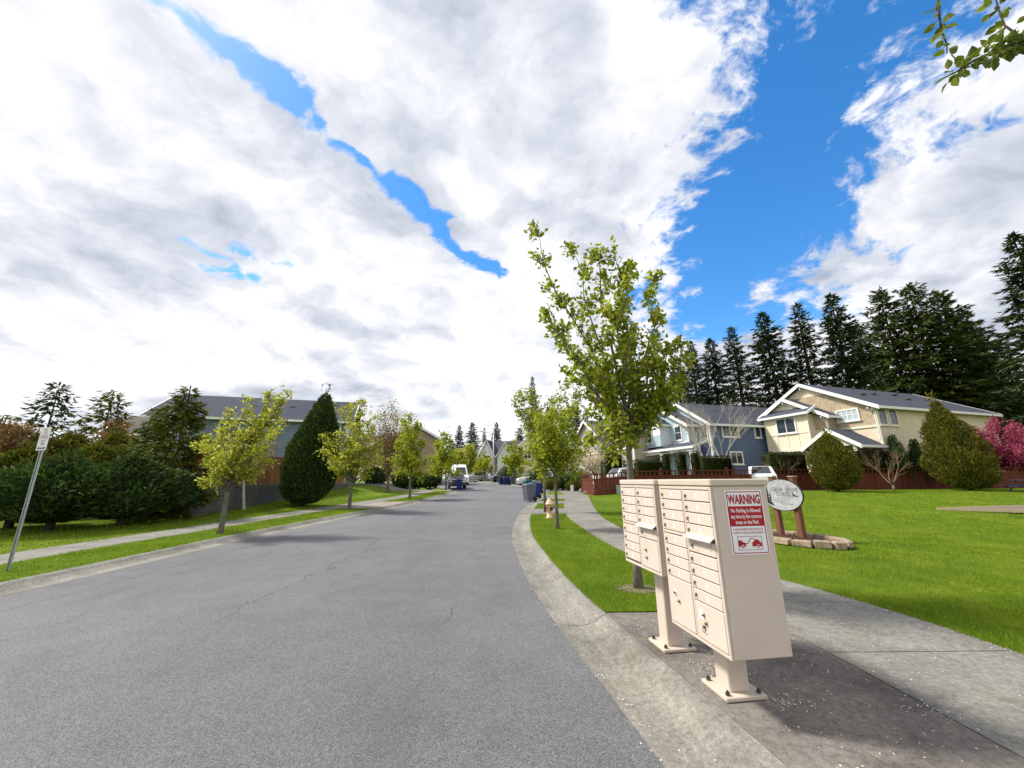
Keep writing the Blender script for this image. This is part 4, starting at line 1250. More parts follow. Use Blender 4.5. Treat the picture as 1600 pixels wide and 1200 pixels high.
# ------------------------------------------------------------------ street trees
def tree_px(name, label, base_px, top_px, tips, leafmat, depth, r0, seed, spread=0.5, depth_y=None, **kw):
    """a street tree whose limb ends are seen at the given pixels; its distance is where its foot meets the ground"""
    b = G(*base_px, lift=LAWN) if depth_y is None else Vector((at_y(base_px[0], base_px[1], depth_y).x, depth_y, 0))
    b.z = gz(b.x, b.y)
    rng = np.random.default_rng(seed)
    tt = at_y(top_px[0], top_px[1], b.y)
    limbs = []
    for tp in tips:
        dy = rng.uniform(-spread, spread) if len(tp) < 3 else tp[2]
        limbs.append((tuple(at_y(tp[0], tp[1], b.y + dy)), rng.uniform(.7, 1.0)))
    return broadleaf(name, label, tuple(b), tuple(tt), limbs, r0, leafmat, seed=seed, **kw)

tree_px('street_tree', 'tall young pear tree with leaning top behind the mailboxes', (998, 921), (980, 655),
        [(842, 366), (895, 392), (932, 391), (957, 386), (985, 415), (1020, 440), (1031, 500), (855, 497), (872, 527), (880, 580), (897, 640), (1060, 532), (1072, 566), (1047, 640), (1012, 655), (922, 688), (942, 703), (1030, 590), (965, 470), (995, 520), (925, 560), (985, 600), (945, 635), (1035, 620), (1050, 600), (1055, 565), (960, 660), (920, 620)],
        'leaf_pear', None, 0.060, 11, .62, leaf=.095, n_sub=9, per=23, sub_len=.28, blob=.24, lean_up=.35, bare_to=.24)
tree_px('street_tree', 'spreading lime leaved tree on the left verge nearest the parking sign', (343, 834), (357, 752),
        [(421, 610), (452, 617), (440, 625), (388, 624), (358, 644), (345, 672), (322, 683), (307, 699), (312, 752), (330, 758), (417, 720), (444, 662), (430, 678), (405, 702), (412, 737), (375, 680), (360, 715), (395, 655), (335, 725), (385, 740), (350, 700), (420, 650), (325, 705)],
        'leaf_lime', None, 0.085, 21, 1.0, leaf=.115, n_sub=9, per=16, sub_len=.40, blob=.22, lean_up=.3, bare_to=.25)
tree_px('street_tree', 'lime leaved tree on the left verge beside the tall cypress', (546, 797), (552, 748),
        [(538, 640), (566, 626), (583, 652), (505, 688), (510, 710), (520, 728), (533, 680), (592, 720), (578, 736), (590, 690), (552, 665), (560, 700), (540, 715), (572, 680), (548, 640), (528, 735)],
        'leaf_lime', None, 0.09, 22, 1.2, leaf=.14, n_sub=8, per=19, sub_len=.6, blob=.22, lean_up=.4, bare_to=.25)
tree_px('street_tree', 'upright yellow green tree in the left verge past the driveway', (640, 779), (641, 740),
        [(640, 651), (630, 662), (652, 664), (622, 690), (660, 692), (620, 715), (664, 720), (625, 738), (657, 740), (638, 690), (645, 715), (634, 730), (650, 680)],
        'leaf_fresh', None, 0.09, 23, 1.1, leaf=.19, n_sub=7, per=22, sub_len=.75, blob=.24, lean_up=.6, bare_to=.2)
tree_px('street_tree', 'small yellow green tree beside the parked van', (697, 765), (696, 738),
        [(691, 679), (684, 692), (700, 690), (675, 715), (712, 715), (672, 735), (714, 736), (690, 712), (702, 725), (682, 738)],
        'leaf_fresh', None, 0.09, 24, 1.3, leaf=.26, n_sub=6, per=22, sub_len=.9, blob=.24, lean_up=.6, bare_to=.2)
tree_px('street_tree', 'round lime tree in the verge beside the fire hydrant', (871, 826), (866, 733),
        [(862, 640), (845, 652), (882, 650), (828, 680), (898, 682), (822, 705), (905, 706), (830, 727), (897, 730), (850, 690), (875, 690), (862, 715), (840, 715), (885, 715), (858, 665), (905, 690)],
        'leaf_fresh', None, 0.062, 25, .75, leaf=.11, n_sub=9, per=26, sub_len=.5, blob=.22, lean_up=.4, bare_to=.2)
tree_px('street_tree', 'green tree directly behind the hydrant tree', (853, 800), (852, 725),
        [(868, 655), (830, 610), (812, 615), (803, 625), (885, 600), (905, 610), (880, 650), (870, 620), (845, 640), (896, 640), (890, 680), (835, 650)],
        'leaf_pear', None, 0.075, 26, .9, leaf=.13, n_sub=8, per=20, sub_len=.6, blob=.22, lean_up=.4, bare_to=.3)
tree_px('street_tree', 'small green tree behind the far row of wheeled bins', (805, 757), (805, 738),
        [(803, 690), (795, 700), (813, 700), (790, 718), (819, 720), (796, 735), (816, 736), (805, 712)],
        'leaf_fresh', None, 0.09, 27, 1.3, leaf=.30, n_sub=6, per=20, sub_len=1.0, blob=.24, lean_up=.6, bare_to=.2)
tree_px('street_tree', 'far pale green tree left of the street lamp', (757, 750), (757, 738),
        [(756, 712), (748, 718), (764, 718), (744, 732), (768, 732), (756, 728)],
        'leaf_fresh', None, 0.10, 28, 1.3, leaf=.36, n_sub=6, per=20, sub_len=1.1, blob=.24, depth_y=70)
for k, (px, top, hw, dy, lab) in enumerate(((733, 697, 13, 82, 'far pale tree rising behind the silver car'), (716, 706, 10, 75, 'far pale tree behind the white van roof'), (652, 700, 12, 62, 'far pale tree beyond the left driveway'))):
    tree_px('street_tree', lab, (px, 748), (px, 735), [(px + hw * math.cos(a) * q, 722 - (722 - top) * math.sin(a) if math.sin(a) > 0 else 722 - 14 * math.sin(a)) for a in np.linspace(0, 6.28, 11) for q in (1, .5)][:18],
            'leaf_lime', None, 0.11, 40 + k, 1.5, leaf=.36, n_sub=5, per=18, sub_len=1.2, blob=.26, depth_y=dy)

# trees and shrubs of the left bank
tree_px('bank_tree', 'thin bare topped tree with bronze buds on the grass slope', (606, 771), (607, 742),
        [(602, 640), (612, 632), (590, 655), (620, 650), (583, 690), (628, 690), (598, 690), (613, 700), (592, 720), (622, 722), (605, 668), (580, 668), (632, 665)],
        'leaf_bronze', None, 0.12, 31, 1.4, leaf=.16, n_sub=12, per=9, sub_len=1.3, blob=.25, lean_up=.9, barkmat='bark_twig')
tree_px('bank_tree', 'coppery leaved tree at the left edge behind dark shrubs', (30, 800), (30, 735),
        [(5, 672), (25, 665), (45, 675), (60, 690), (-10, 700), (15, 700), (40, 705), (62, 715), (0, 730), (50, 735)],
        'leaf_copper', None, 0.10, 32, 1.2, depth_y=19.5, leaf=.15, n_sub=10, per=20, sub_len=.8, blob=.22)
tree_px('bank_tree', 'coppery leaved tree between the two conifers of the left bank', (178, 800), (178, 735),
        [(165, 668), (180, 662), (195, 668), (150, 685), (205, 690), (170, 690), (190, 700), (160, 710)],
        'leaf_copper', None, 0.10, 33, 1.2, depth_y=22.5, leaf=.15, n_sub=10, per=18, sub_len=.8, blob=.22)
tree_px('bank_tree', 'slim bronze leaved tree in front of the retaining wall', (382, 797), (381, 742),
        [(378, 680), (395, 672), (365, 690), (410, 690), (430, 697), (372, 715), (398, 715), (415, 720)],
        'leaf_bronze', None, 0.07, 34, .9, leaf=.11, n_sub=8, per=12, sub_len=.6, blob=.22, barkmat='bark_pale')
tree_px('bank_tree', 'slim pale trunked tree beside the dark cedar', (306, 803), (307, 745),
        [(305, 690), (315, 700), (298, 705), (322, 715), (300, 720), (312, 680)],
        'leaf_lime', None, 0.07, 35, .8, leaf=.13, n_sub=8, per=18, sub_len=.55, blob=.22, barkmat='bark_pale')

cyp = G(473, 791, lift=LAWN)
shrub('cypress', 'tall dense egg shaped cypress on the left lawn', (cyp.x, cyp.y, cyp.z), [(.45, .12), (.95, .45), (1.26, 1.05), (1.36, 1.8), (1.28, 2.7), (1.04, 3.7), (.74, 4.6), (.42, 5.4), (.12, 6.05)], 15000, .20, 'shrub_dark', 3, cat='tree', lump=.035, lean=(.10, 0), wisps=40, core=.80, up=1.1, depth=.22, aspect=.36)
def cedar(name, label, px, base_py, y, top_py, rmax, seed, mat, skirt=.04, **kw):
    p = at_y(px, base_py, y); b = Vector((p.x, y, gz(p.x, y)))
    hgt = at_y(px, top_py, y).z - b.z
    ms = conifer_parts(hgt, rmax, seed, mat, skirt=skirt, **kw)
    return put_conifer(name, label, tuple(b), ms)
cedar('cedar', 'broad dark green cedar left of the slate house', 256, 812, 17.0, 603, 1.5, 51, 'needle_olive', whorl=.13, card=.34, per=24, droop=.30, power=.75, ragged=.25)
cedar('cedar', 'second cedar growing just left of the broad dark one', 214, 812, 18.6, 640, 1.2, 58, 'needle_olive', whorl=.14, card=.34, per=22, droop=.30, power=.75, ragged=.25)
cedar('cedar', 'olive green conifer between the copper trees at left', 133, 790, 24.0, 611, 2.1, 52, 'needle_olive', whorl=.26, card=.5, per=18, droop=.3, power=.7)
cedar('fir_tree', 'dark blue green fir rising at the far left', 45, 770, 30.0, 597, 3.1, 53, 'needle_dark', whorl=.42, card=.66, per=18, droop=.3, power=.8)
for k, (px, py, r, hgt, lab, mt) in enumerate(((76, 830, 1.7, 2.25, 'dark spreading yew with forked trunk nearest the left edge', 'shrub_dark'), (188, 822, 1.65, 2.3, 'dark spreading yew in the middle of the left lawn', 'shrub_dark'), (240, 813, 1.4, 1.9, 'low dark shrub at the foot of the broad cedar', 'shrub_dark'), (12, 826, 1.3, 2.6, 'olive green shrub cut by the left edge of the view', 'needle_olive'), (128, 806, 1.3, 2.9, 'olive green shrub between the two spreading yews', 'needle_olive'))):
    b = G(px, py, lift=LAWN)
    shrub('yew' if mt == 'shrub_dark' else 'shrub', lab, tuple(b), [(.25, .28), (.75 * r, .55), (r, 1.1), (.96 * r, 1.7), (.72 * r, hgt * .82), (.15, hgt)], 6500, .24, mt, 60 + k, lump=.15, stem=.13, depth=.5, core=.6, aspect=.30, wisps=60)
for k, (px, y, r, hgt, lab) in enumerate(((-30, 22, 2.2, 4.4, 'olive shrub mass beyond the left edge'), (95, 21, 1.8, 3.6, 'olive shrub behind the parking sign'), (215, 20, 1.7, 3.4, 'olive shrub in front of the brown house'), (165, 20.5, 1.5, 3.6, 'tall olive shrub under the copper leaved tree'), (45, 20, 1.6, 3.5, 'olive shrub behind the nearest spreading yew'),)):
    p = at_y(px, 760, y)
    shrub('shrub', lab, (p.x, y, gz(p.x, y)), [(.6 * r, .1), (r, .8), (.98 * r, 1.8), (.7 * r, hgt * .8), (.12, hgt)], 5000, .27, 'needle_olive', 70 + k, lump=.15, depth=.5, core=.55, aspect=.30, wisps=70)
for k, (px, py, lab) in enumerate(((585, 757, 'low dark shrub near the downpipe of the slate house'), (632, 752, 'low dark shrub along the left driveway'), (655, 752, 'rounded dark shrub by the left driveway'), (672, 756, 'rounded shrub behind the left wheeled bins'))):
    y = 40 + k * 1.5; p = at_y(px, 750, y)
    shrub('shrub', lab, (p.x, y, gz(p.x, y)), [(.7, .05), (1.2, .6), (1.0, 1.2), (.1, 1.6)], 1800, .2, 'shrub_dark', 80 + k, lump=.12)

# ------------------------------------------------------------------ vegetation on the right
fy = 27.6
def on_ground(px, y):
    p = at_y(px, 760, y)
    return (p.x, y, gz(p.x, y))
def topz(px, py, y): return at_y(px, py, y).z
b = on_ground(1308, 27.0)
shrub('shrub', 'rounded olive shrub in front of the fence near the oval sign', b, [(.55, .1), (1.0, .5), (1.28, 1.2), (1.25, 2.0), (.98, 2.7), (.55, 3.3), (.12, 3.7)], 8500, .19, 'shrub_olive', 91, lump=.10, wisps=90, up=1.3, depth=.42, core=.66, aspect=.34)
b = on_ground(1516, 27.0)
shrub('shrub', 'big pear shaped olive shrub before the cream house wall', b, [(.75, .1), (1.3, .6), (1.62, 1.3), (1.66, 2.1), (1.45, 3.0), (1.15, 3.9), (.8, 4.7), (.38, 5.4), (.08, 6.0)], 11500, .21, 'shrub_olive', 92, lump=.09, wisps=90, up=1.3, depth=.42, lean=(-.14, 0), core=.66, aspect=.34)
bare_tree('bare_shrub', 'leafless spreading shrub against the red fence', on_ground(1396, 27.4), 3.2, .85, 93, 'bark_twig', .07, 6, 3, 'shrub', .12, kids=5)
bare_tree('bare_shrub', 'leafless twiggy shrub behind the fence by the hedge', on_ground(1222, 29.6), 2.5, .7, 94, 'bark_twig', .05, 6, 3, 'shrub', .1, leafmat='leaf_bronze', leaf=.05, nleaf=250)
for k, (px, top, lab) in enumerate(((1413, 680, 'taller dark conical arborvitae beside the cream house wall'), (1445, 686, 'shorter dark arborvitae next to the conical one'))):
    b = on_ground(px, 29.9); hh = topz(px, top, 29.9) - b[2]
    shrub('arborvitae', lab, b, [(.45, .05), (.62, .6), (.66, hh * .4), (.5, hh * .7), (.08, hh)], 2600, .13, 'shrub_dark', 95 + k, lump=.04)
def hedge_px(lab, px0, px1, top_py, y, dep, seed, mat='hedge_green', n=2600, rz=0.0, name='hedge'):
    a = on_ground(px0, y); c = on_ground(px1, y)
    hh = topz((px0 + px1) / 2, top_py, y) - a[2]
    return hedge(name, lab, ((a[0] + c[0]) / 2, y, (a[2] + c[2]) / 2 - .05), (c[0] - a[0], dep, hh), rz, n, .11, mat, seed)
hedge_px('clipped dark hedge block left of the rounded olive shrub', 1201, 1263, 707, 30.0, 1.0, 101)
hedge_px('clipped dark hedge block behind the leafless shrub', 1338, 1402, 702, 29.9, 1.0, 102)
hedge_px('low clipped hedge left of the blue house door', 994, 1038, 719, 31.4, .9, 103)
hedge_px('low clipped hedge right of the porch column', 1096, 1147, 713, 31.4, .9, 104)
hedge_px('narrow clipped hedge pillar left of the teal door', 1039, 1050, 707, 31.7, .55, 105, n=900)
hedge_px('narrow clipped hedge pillar right of the teal door', 1062, 1076, 706, 31.7, .6, 106, n=900)
hedge_px('narrow clipped hedge pillar right of the stone column', 1085, 1096, 705, 31.7, .55, 107, n=900)
hedge_px('large rounded hedge beside the beige house', 943, 973, 709, 39.0, 1.6, 108, n=2400)
bare_tree('birch', 'leafless pale birch left of the dark blue wall', on_ground(1106, 32.6), 7.2, .40, 111, 'bark_pale', .055, 5, 3, 'tree', .30, leafmat='leaf_bronze', leaf=.05, nleaf=900, kids=7)
bare_tree('birch', 'leafless pale birch in front of the dark blue wall', on_ground(1134, 32.8), 7.0, .55, 112, 'bark_pale', .06, 5, 3, 'tree', .30, leafmat='leaf_bronze', leaf=.05, nleaf=900, kids=7)
b = on_ground(1590, 30.6)
broadleaf('cherry_tree', 'pink blossoming cherry tree at the right edge', b, (b[0], b[1], b[2] + 1.3), ball_limbs((b[0], b[1], b[2] + 3.2), (2.8, 2.4, 2.0), 26, 113), .10, 'blossom_pink', 'bark_dark', leaf=.13, n_sub=10, per=34, sub_len=.75, seed=113, blob=.25, lean_up=.5)
b = on_ground(932, 33.0)
broadleaf('magnolia', 'pale trunked tree with creamy blossom beside the beige house', b, (b[0] + .1, b[1], b[2] + 1.4), ball_limbs((b[0] - .8, b[1], b[2] + 2.9), (2.2, 1.6, 1.3), 16, 114), .11, 'blossom_white', 'bark_pale', leaf=.13, n_sub=8, per=12, sub_len=.7, seed=114, blob=.25)
for k, (px, y, r, hh, mt, lab) in enumerate(((861, 37, .9, 1.2, 'shrub_olive', 'round golden shrub behind the teal bin'), (880, 38, 1.0, 1.5, 'shrub_dark', 'dark rounded shrub in the bed behind the bins'), (896, 36, .8, .9, 'shrub_olive', 'low olive shrub beside the real estate sign'), (907, 37, 1.2, 1.9, 'shrub_dark', 'dark shrub behind the real estate sign'), (840, 44, 1.3, 2.2, 'shrub_dark', 'dark shrub behind the white crossover'), (790, 60, 1.4, 2.4, 'shrub_dark', 'dark shrub beside the navy car'))):
    shrub('shrub', lab, on_ground(px, y), [(r * .7, .05), (r, hh * .4), (r * .8, hh * .75), (.08, hh)], 1500, .14, mt, 120 + k, lump=.08)

# fir row behind the houses: three kinds of bough pattern, each tree its own height
FIR = [conifer_parts(22, 3.9, 201, 'needle_dark', whorl=.26, card=.56, per=60, droop=.60, skirt=.05, ragged=.45, power=.72),
       conifer_parts(22, 4.4, 202, 'needle_green', whorl=.26, card=.58, per=64, droop=.65, skirt=.04, ragged=.50, power=.55),
       conifer_parts(22, 3.6, 203, 'needle_dark', whorl=.28, card=.52, per=54, droop=.48, skirt=.07, ragged=.42, power=.85)]
firs = [(1056, 560, 56, 0, .95, 'first'), (1078, 532, 50, 2, .95, 'second'), (1108, 528, 50, 0, .95, 'third'), (1142, 510, 48, 2, 1.1, 'fourth'), (1191, 487, 48, 0, 1.15, 'fifth'), (1243, 473, 47, 2, 1.2, 'sixth'), (1296, 458, 47, 0, 1.15, 'seventh'),
        (1372, 452, 50, 1, 1.15, 'eighth'), (1418, 445, 48, 1, 1.25, 'ninth'), (1465, 455, 48, 1, 1.15, 'tenth'), (1500, 481, 51, 0, 1.2, 'eleventh'), (1338, 505, 56, 0, 1.2, 'twelfth'), (1561, 534, 48, 1, 1.1, 'thirteenth')]
firs.sort()
ordn = ['first', 'second', 'third', 'fourth', 'fifth', 'sixth', 'seventh', 'eighth', 'ninth', 'tenth', 'eleventh', 'twelfth', 'thirteenth']
for k, (px, py, y, kind, wid, _) in enumerate(firs):
    b = on_ground(px, y); top = at_y(px, py, y)
    sc = (top.z - b[2]) / 22.0
    put_conifer('fir_tree', f'{ordn[k]} tall dark fir from the left in the row behind the houses', (top.x, b[1], b[2]), FIR[kind], wid, k * 1.3, 'row of firs behind the houses', sc / wid)
# a nearer fir past the right edge reaches in with its boughs
b = (44.5, 30.5, gz(44, 30)); 
put_conifer('fir_tree', 'nearest dark fir cut by the right edge above the cherry', (51.6, 35.0, gz(52, 35)), FIR[0], 1.2, 2.0, None, .95)
for k, (px, py, y, kind, lab) in enumerate(((718, 668, 118, 0, 'far fir left of the taupe house, leftmost of a pair'), (738, 664, 120, 1, 'far fir left of the taupe house, right one of the pair'), (757, 668, 125, 2, 'far fir above the taupe house roof'), (776, 664, 120, 0, 'far fir above the grey house gable'), (706, 690, 130, 1, 'far low fir above the van'), (832, 588, 74, 2, 'tall narrow fir standing above the hydrant tree'), (812, 672, 100, 1, 'far fir right of the grey house'), (856, 640, 90, 0, 'fir hidden behind the hydrant tree crown'), (900, 640, 80, 1, 'fir behind the beige house ridge'))):
    b = on_ground(px, y); top = at_y(px, py, y); hh = top.z - b[2]
    put_conifer('fir_tree', lab, (top.x, y, b[2]), FIR[kind], hh / 22 * (1.05 if kind != 2 else .75), k * 2.1, None, 1.0 if kind != 2 else 1 / .75)

# ------------------------------------------------------------------ cluster mailboxes
def mailbox(label, loc, rz, zb, full, sign):
    Wd, Dp, top = .775, .457, 1.575
    root = thing('cluster_mailbox', label, 'mailbox', loc, rz, 'cluster mailboxes on the kerb pad')
    hx = Dp / 2
    mb = MB(); mb.box((0.004, 0, (zb + top - .055) / 2), (Dp - .008, Wd, top - .055 - zb), bev=.006); mb.build('cabinet', 'powder_cream', root)
    mb = MB(); mb.box((0, 0, top - .0275), (Dp + .03, Wd + .024, .052), bev=.008); mb.build('cap', 'powder_dirty' if sign else 'powder_cream', root)
    MB().box((-hx - .0012, 0, (zb + top - .06) / 2), (.002, Wd - .03, top - .07 - zb)).build('backing_plate', 'joint_brown', root)
    fr = MB(); ft = .022
    for y_, z_, sy_, sz_ in ((Wd / 2 - ft / 2, (zb + top - .06) / 2, ft, top - .06 - zb), (-Wd / 2 + ft / 2, (zb + top - .06) / 2, ft, top - .06 - zb), (0, zb + ft / 2, Wd - 2 * ft, ft), (0, top - .06 - ft / 2, Wd - 2 * ft, ft), (0.0, (zb + top - .06) / 2, .02, top - .06 - zb - 2 * ft)):
        fr.box((-hx - .004, y_, z_), (.016, sy_, sz_), bev=.002)
    fr.each('frame_rail', 'powder_cream', root)
    cw = (Wd - 2 * ft - .02) / 2 - .008
    z1 = top - .06 - ft - .004
    dh = .0885
    door_me = MB().box((0, 0, 0), (.018, cw, dh - .0075), bev=.0035).mesh('door', 'powder_door')
    lock_me = MB().tube([(0, 0, 0), (-.006, 0, 0)], [.0115, .0105], 12).tube([(-.006, 0, 0), (-.012, 0, -.001)], [.007, .006], 10).mesh('lock', 'brass', True)
    tab_me = MB().box((-.004, 0, -.004), (.008, .010, .02), bev=.002).mesh('lock_tab', 'brass')
    stick_me = MB().box((0, 0, 0), (.0016, .024, .042)).mesh('number_sticker', 'sticker')
    def door(yc, zc):
        d = obj('door', door_me, root, (-hx - .006, yc, zc))
        obj('lock', lock_me, d, (-.009, cw / 2 - .035, .002)); obj('lock_tab', tab_me, d, (-.014, cw / 2 - .035, -.008))
        obj('number_sticker', stick_me, d, (-.0095, -.012 + random.uniform(-.004, .004), random.uniform(-.004, .006)))
    def big_door(yc, za, zc_, name, locks):
        mb = MB(); mb.box((0, 0, 0), (.018, cw, za - zc_ - .0065), bev=.0035)
        d = mb.build(name, 'powder_door', root, loc=(-hx - .006, yc, (za + zc_) / 2))
        for (ly, lz) in locks:
            l = obj('lock', lock_me, d, (-.009, ly, lz)); l.scale = (1.5, 1.25, 1.25)
        return d
    yl, yr = Wd / 4 + -.004, -Wd / 4 + .004
    # far column
    z = z1
    for i in range(4): door(yl, z - dh / 2); z -= dh
    mb = MB(); mb.box((-hx - .004, yl, z - .013), (.014, cw, .022), bev=.002); mb.build('spacer', 'powder_cream', root); z -= .030
    for i in range(4): door(yl, z - dh / 2); z -= dh
    if full:
        d = big_door(yl, z, zb + ft + .004, 'parcel_door', ((.08, .06), (.03, .005)))
        mb = MB(); mb.lathe([(.024, 0), (.024, .003), (.02, .004)], 16); o = mb.build('lock_plate', 'sign_white', d, True, loc=(-.0095, .08, .06)); o.rotation_euler = (0, -PI / 2, 0)
    # near column
    z = z1
    for i in range(4): door(yr, z - dh / 2); z -= dh
    mb = MB(); mb.add([(-hx - .012, yr - cw / 2 - .004, z + .018), (-hx - .012, yr + cw / 2 + .004, z + .018), (-hx - .058, yr + cw / 2 + .004, z - .016), (-hx - .058, yr - cw / 2 - .004, z - .016), (-hx - .012, yr - cw / 2 - .004, z + .010), (-hx - .012, yr + cw / 2 + .004, z + .010), (-hx - .056, yr + cw / 2 + .004, z - .023), (-hx - .056, yr - cw / 2 - .004, z - .023)],
           [(0, 1, 2, 3), (7, 6, 5, 4), (0, 3, 7, 4), (1, 5, 6, 2), (2, 6, 7, 3), (0, 4, 5, 1)])
    mb.build('mail_slot_hood', 'powder_cream', root); z -= .022
    d = big_door(yr, z, z - .105, 'outgoing_door', ((cw / 2 - .055, .0),))
    dots = MB()
    for a, b_ in ((.06, .02), (.05, -.03), (.085, .025), (-.11, .02), (-.12, -.01), (-.13, .025)): dots.box((-.0098, a, b_), (.002, .006, .006))
    dots.each('rivet', 'metal_dark', d)
    z -= .108
    if full:
        for i in range(4): door(yr, z - dh / 2); z -= dh
    d = big_door(yr, z, zb + ft + .004, 'parcel_door', ((.07, .05), (.045, .0), (.075, -.03)) if full else ((.06, .03), (.055, -.04)))
    if full:
        ring = MB(); ring.tube([(-.02, .075 + .016 * math.cos(a), -.055 + .016 * math.sin(a)) for a in np.linspace(0, 2 * PI, 13)], .002, 5); ring.build('key_ring', 'metal_dark', d)
        mb = MB(); mb.box((-.0098, .10, .045), (.0015, .05, .06)); mb.build('notice_sticker', 'sign_white', d)
    # pedestal with base plate
    mb = MB(); mb.box((0, 0, (zb + .03) / 2), (.165, .165, zb - .02), bev=.008); mb.build('pedestal', 'powder_cream', root)
    mb = MB(); mb.box((0, 0, .016), (.33, .31, .028), bev=.005); pl = mb.build('base_plate', 'powder_dirty', root)
    for sx_ in (-1, 1):
        for sy_ in (-1, 1):
            mb = MB(); mb.tube([(sx_ * .125, sy_ * .115, .03), (sx_ * .125, sy_ * .115, .05)], .016, 6); mb.tube([(sx_ * .125, sy_ * .115, .05), (sx_ * .125, sy_ * .115, .062)], .008, 6); mb.build('bolt', 'metal_dark', pl)
    if sign:
        sgn = root
        y0 = -Wd / 2
        sxc, szc = .022, top - .085 - .229
        mb = MB(); mb.box((sxc, y0 - .003, szc), (.305, .005, .458), bev=.0015); pl = mb.build('warning_sign', 'sign_white', root)
        def strip(x0_, x1_, z0_, z1_, m, nm, dy=.0062):
            mb = MB(); mb.box(((x0_ + x1_) / 2 + sxc, y0 - dy, (z0_ + z1_) / 2 + szc), (x1_ - x0_, .0012, z1_ - z0_)); mb.build(nm, m, pl)
        bw = .006
        for a in ((-.143, .143, .213, .213 + bw), (-.143, .143, -.219, -.213), (-.143, -.143 + bw, -.2128, .2128), (.143 - bw, .143, -.2128, .2128)):
            strip(*a, 'sign_red', 'border')
        strip(-.1365, .1365, -.030, .112, 'sign_red', 'red_panel')
        X, Z = (1, 0, 0), (0, 0, 1)
        def tx(s, size, m, x_, z_, sc, dy=.0072, bold=0.0):
            lettering(s, size, m, pl, (sxc + x_, y0 - dy, szc + z_), X, Z, 'lettering', sc, 1.0, bold)
        tx('WARNING', .088, 'sign_red', 0, .158, (.62, 1.02), bold=.0034)
        tx('No Parking is Allowed', .040, 'sign_white', 0, .080, (.67, 1.0), bold=.0007)
        tx('any time by the common', .040, 'sign_white', 0, .038, (.62, 1.0), bold=.0007)
        tx('areas or the Park', .040, 'sign_white', 0, -.003, (.67, 1.0), bold=.0007)
        tx('UNAUTHORIZED VEHICLES WILL BE', .021, 'sign_red', 0, -.053, (.70, 1.0))
        tx("TOWED AT VEHICLE OWNER'S EXPENSE", .021, 'sign_red', 0, -.077, (.63, 1.0))
        for a in ((-.098, .098, -.104, -.101), (-.098, .098, -.196, -.193), (-.098, -.095, -.1929, -.1041), (.095, .098, -.1929, -.1041)):
            strip(*a, 'sign_red', 'picture_frame')
        def flat(poly, m='sign_red', dy=.0064, nm='tow_picture'):
            mb = MB(); mb.prism([(sxc + x_, y0 - dy, szc + z_) for x_, z_ in poly], (0, -.0008, 0)); mb.build(nm, m, pl)
        flat([(-.094, -.172), (-.094, -.135), (-.088, -.128), (-.070, -.128), (-.060, -.140), (-.040, -.145), (-.034, -.172)])
        flat([(.015, -.172), (.015, -.145), (.030, -.140), (.040, -.125), (.066, -.125), (.080, -.142), (.092, -.147), (.092, -.172)])
        flat([(-.040, -.150), (-.020, -.148), (.008, -.112), (.030, -.115), (.045, -.128), (.042, -.131), (.028, -.119), (.010, -.117), (-.018, -.153), (-.040, -.154)])
        for xx in (-.062, .060):
            for rr, m, dy in ((.013, 'sign_white', .0072), (.010, 'sign_red', .0080), (.004, 'sign_white', .0088)):
                flat([(xx + rr * math.cos(a), -.172 + rr * math.sin(a)) for a in np.linspace(0, 2 * PI, 16, endpoint=False)], m, dy, 'wheel_picture')
    return root
padz = lambda x, y: Tz(x, y) + .1005
mailbox('larger cream cluster mailbox with the red warning sign on its side', (1.675, 3.45, padz(1.67, 3.45)), rad(7.7), .36, True, True)
mailbox('smaller cream cluster mailbox with tall pedestal, farther of the two', (1.536, 4.28, padz(1.53, 4.28)), rad(8.5), .71, False, False)

# ------------------------------------------------------------------ subdivision sign in its stone planter
sx0, sy0 = 7.10, 10.62
sgz = gz(sx0, sy0)
root = thing('oval_sign', 'grey oval neighbourhood sign on two brown posts in the planter', 'sign', (sx0, sy0, sgz), rad(-73))
for s in (-1, 1):
    mb = MB(); mb.box((s * .29, .075, .74), (.135, .135, 1.62), bev=.01); p = mb.build('post', 'post_brown', root)
    mb = MB(); mb.box((s * .29, .075, 1.565), (.17, .17, .03), bev=.008); mb.build('post_cap', 'timber_pale', p)
def oval(rx, rz_, yc, th, n=40, z0=1.10):
    return MB().prism([(rx * math.cos(2 * PI * k / n), yc, z0 + rz_ * math.sin(2 * PI * k / n)) for k in range(n)], (0, th, 0))
oval(.575, .405, -.035, .035).build('board', 'sign_black', root)
face = oval(.56, .39, -.040, .006).build('face', 'sign_silver', root)
def fl(poly, m, nm, dy=-.0425):
    mb = MB(); mb.prism([(x, dy, z + 1.10) for x, z in poly], (0, -.0012, 0)); mb.build(nm, m, face)
def fir_picture(xc, z0, hh, w):
    pl = [(xc - .006, z0)]
    k = 7
    for i in range(k):
        t = i / k
        pl.append((xc - w * (1 - t) * (1.0 if i % 2 == 0 else .7), z0 + hh * (t + .02))); pl.append((xc - w * .22 * (1 - t), z0 + hh * (t + .10)))
    pl.append((xc, z0 + hh))
    pl += [(2 * xc - x, z) for x, z in pl[-2::-1]]
    fl(pl, 'sign_black', 'fir_picture')
fir_picture(-.40, -.15, .42, .075); fir_picture(-.475, -.18, .30, .05); fir_picture(-.33, -.15, .25, .05)
fl([(-.49, -.17), (-.38, -.14), (-.32, -.17), (-.24, -.275), (-.36, -.25), (-.44, -.21)], 'shrub_dark', 'hill_picture')
fl([(.30, .11), (.325, .06), (.345, .02), (.42, -.02), (.47, -.045), (.40, -.04), (.345, -.02), (.315, -.035), (.30, -.03), (.32, .0), (.305, .05)], 'sign_black', 'eagle_picture')
fl([(-.05, -.20), (-.02, -.165), (-.01, -.16), (-.035, -.195), (-.04, -.21)], 'sign_black', 'bird_picture')
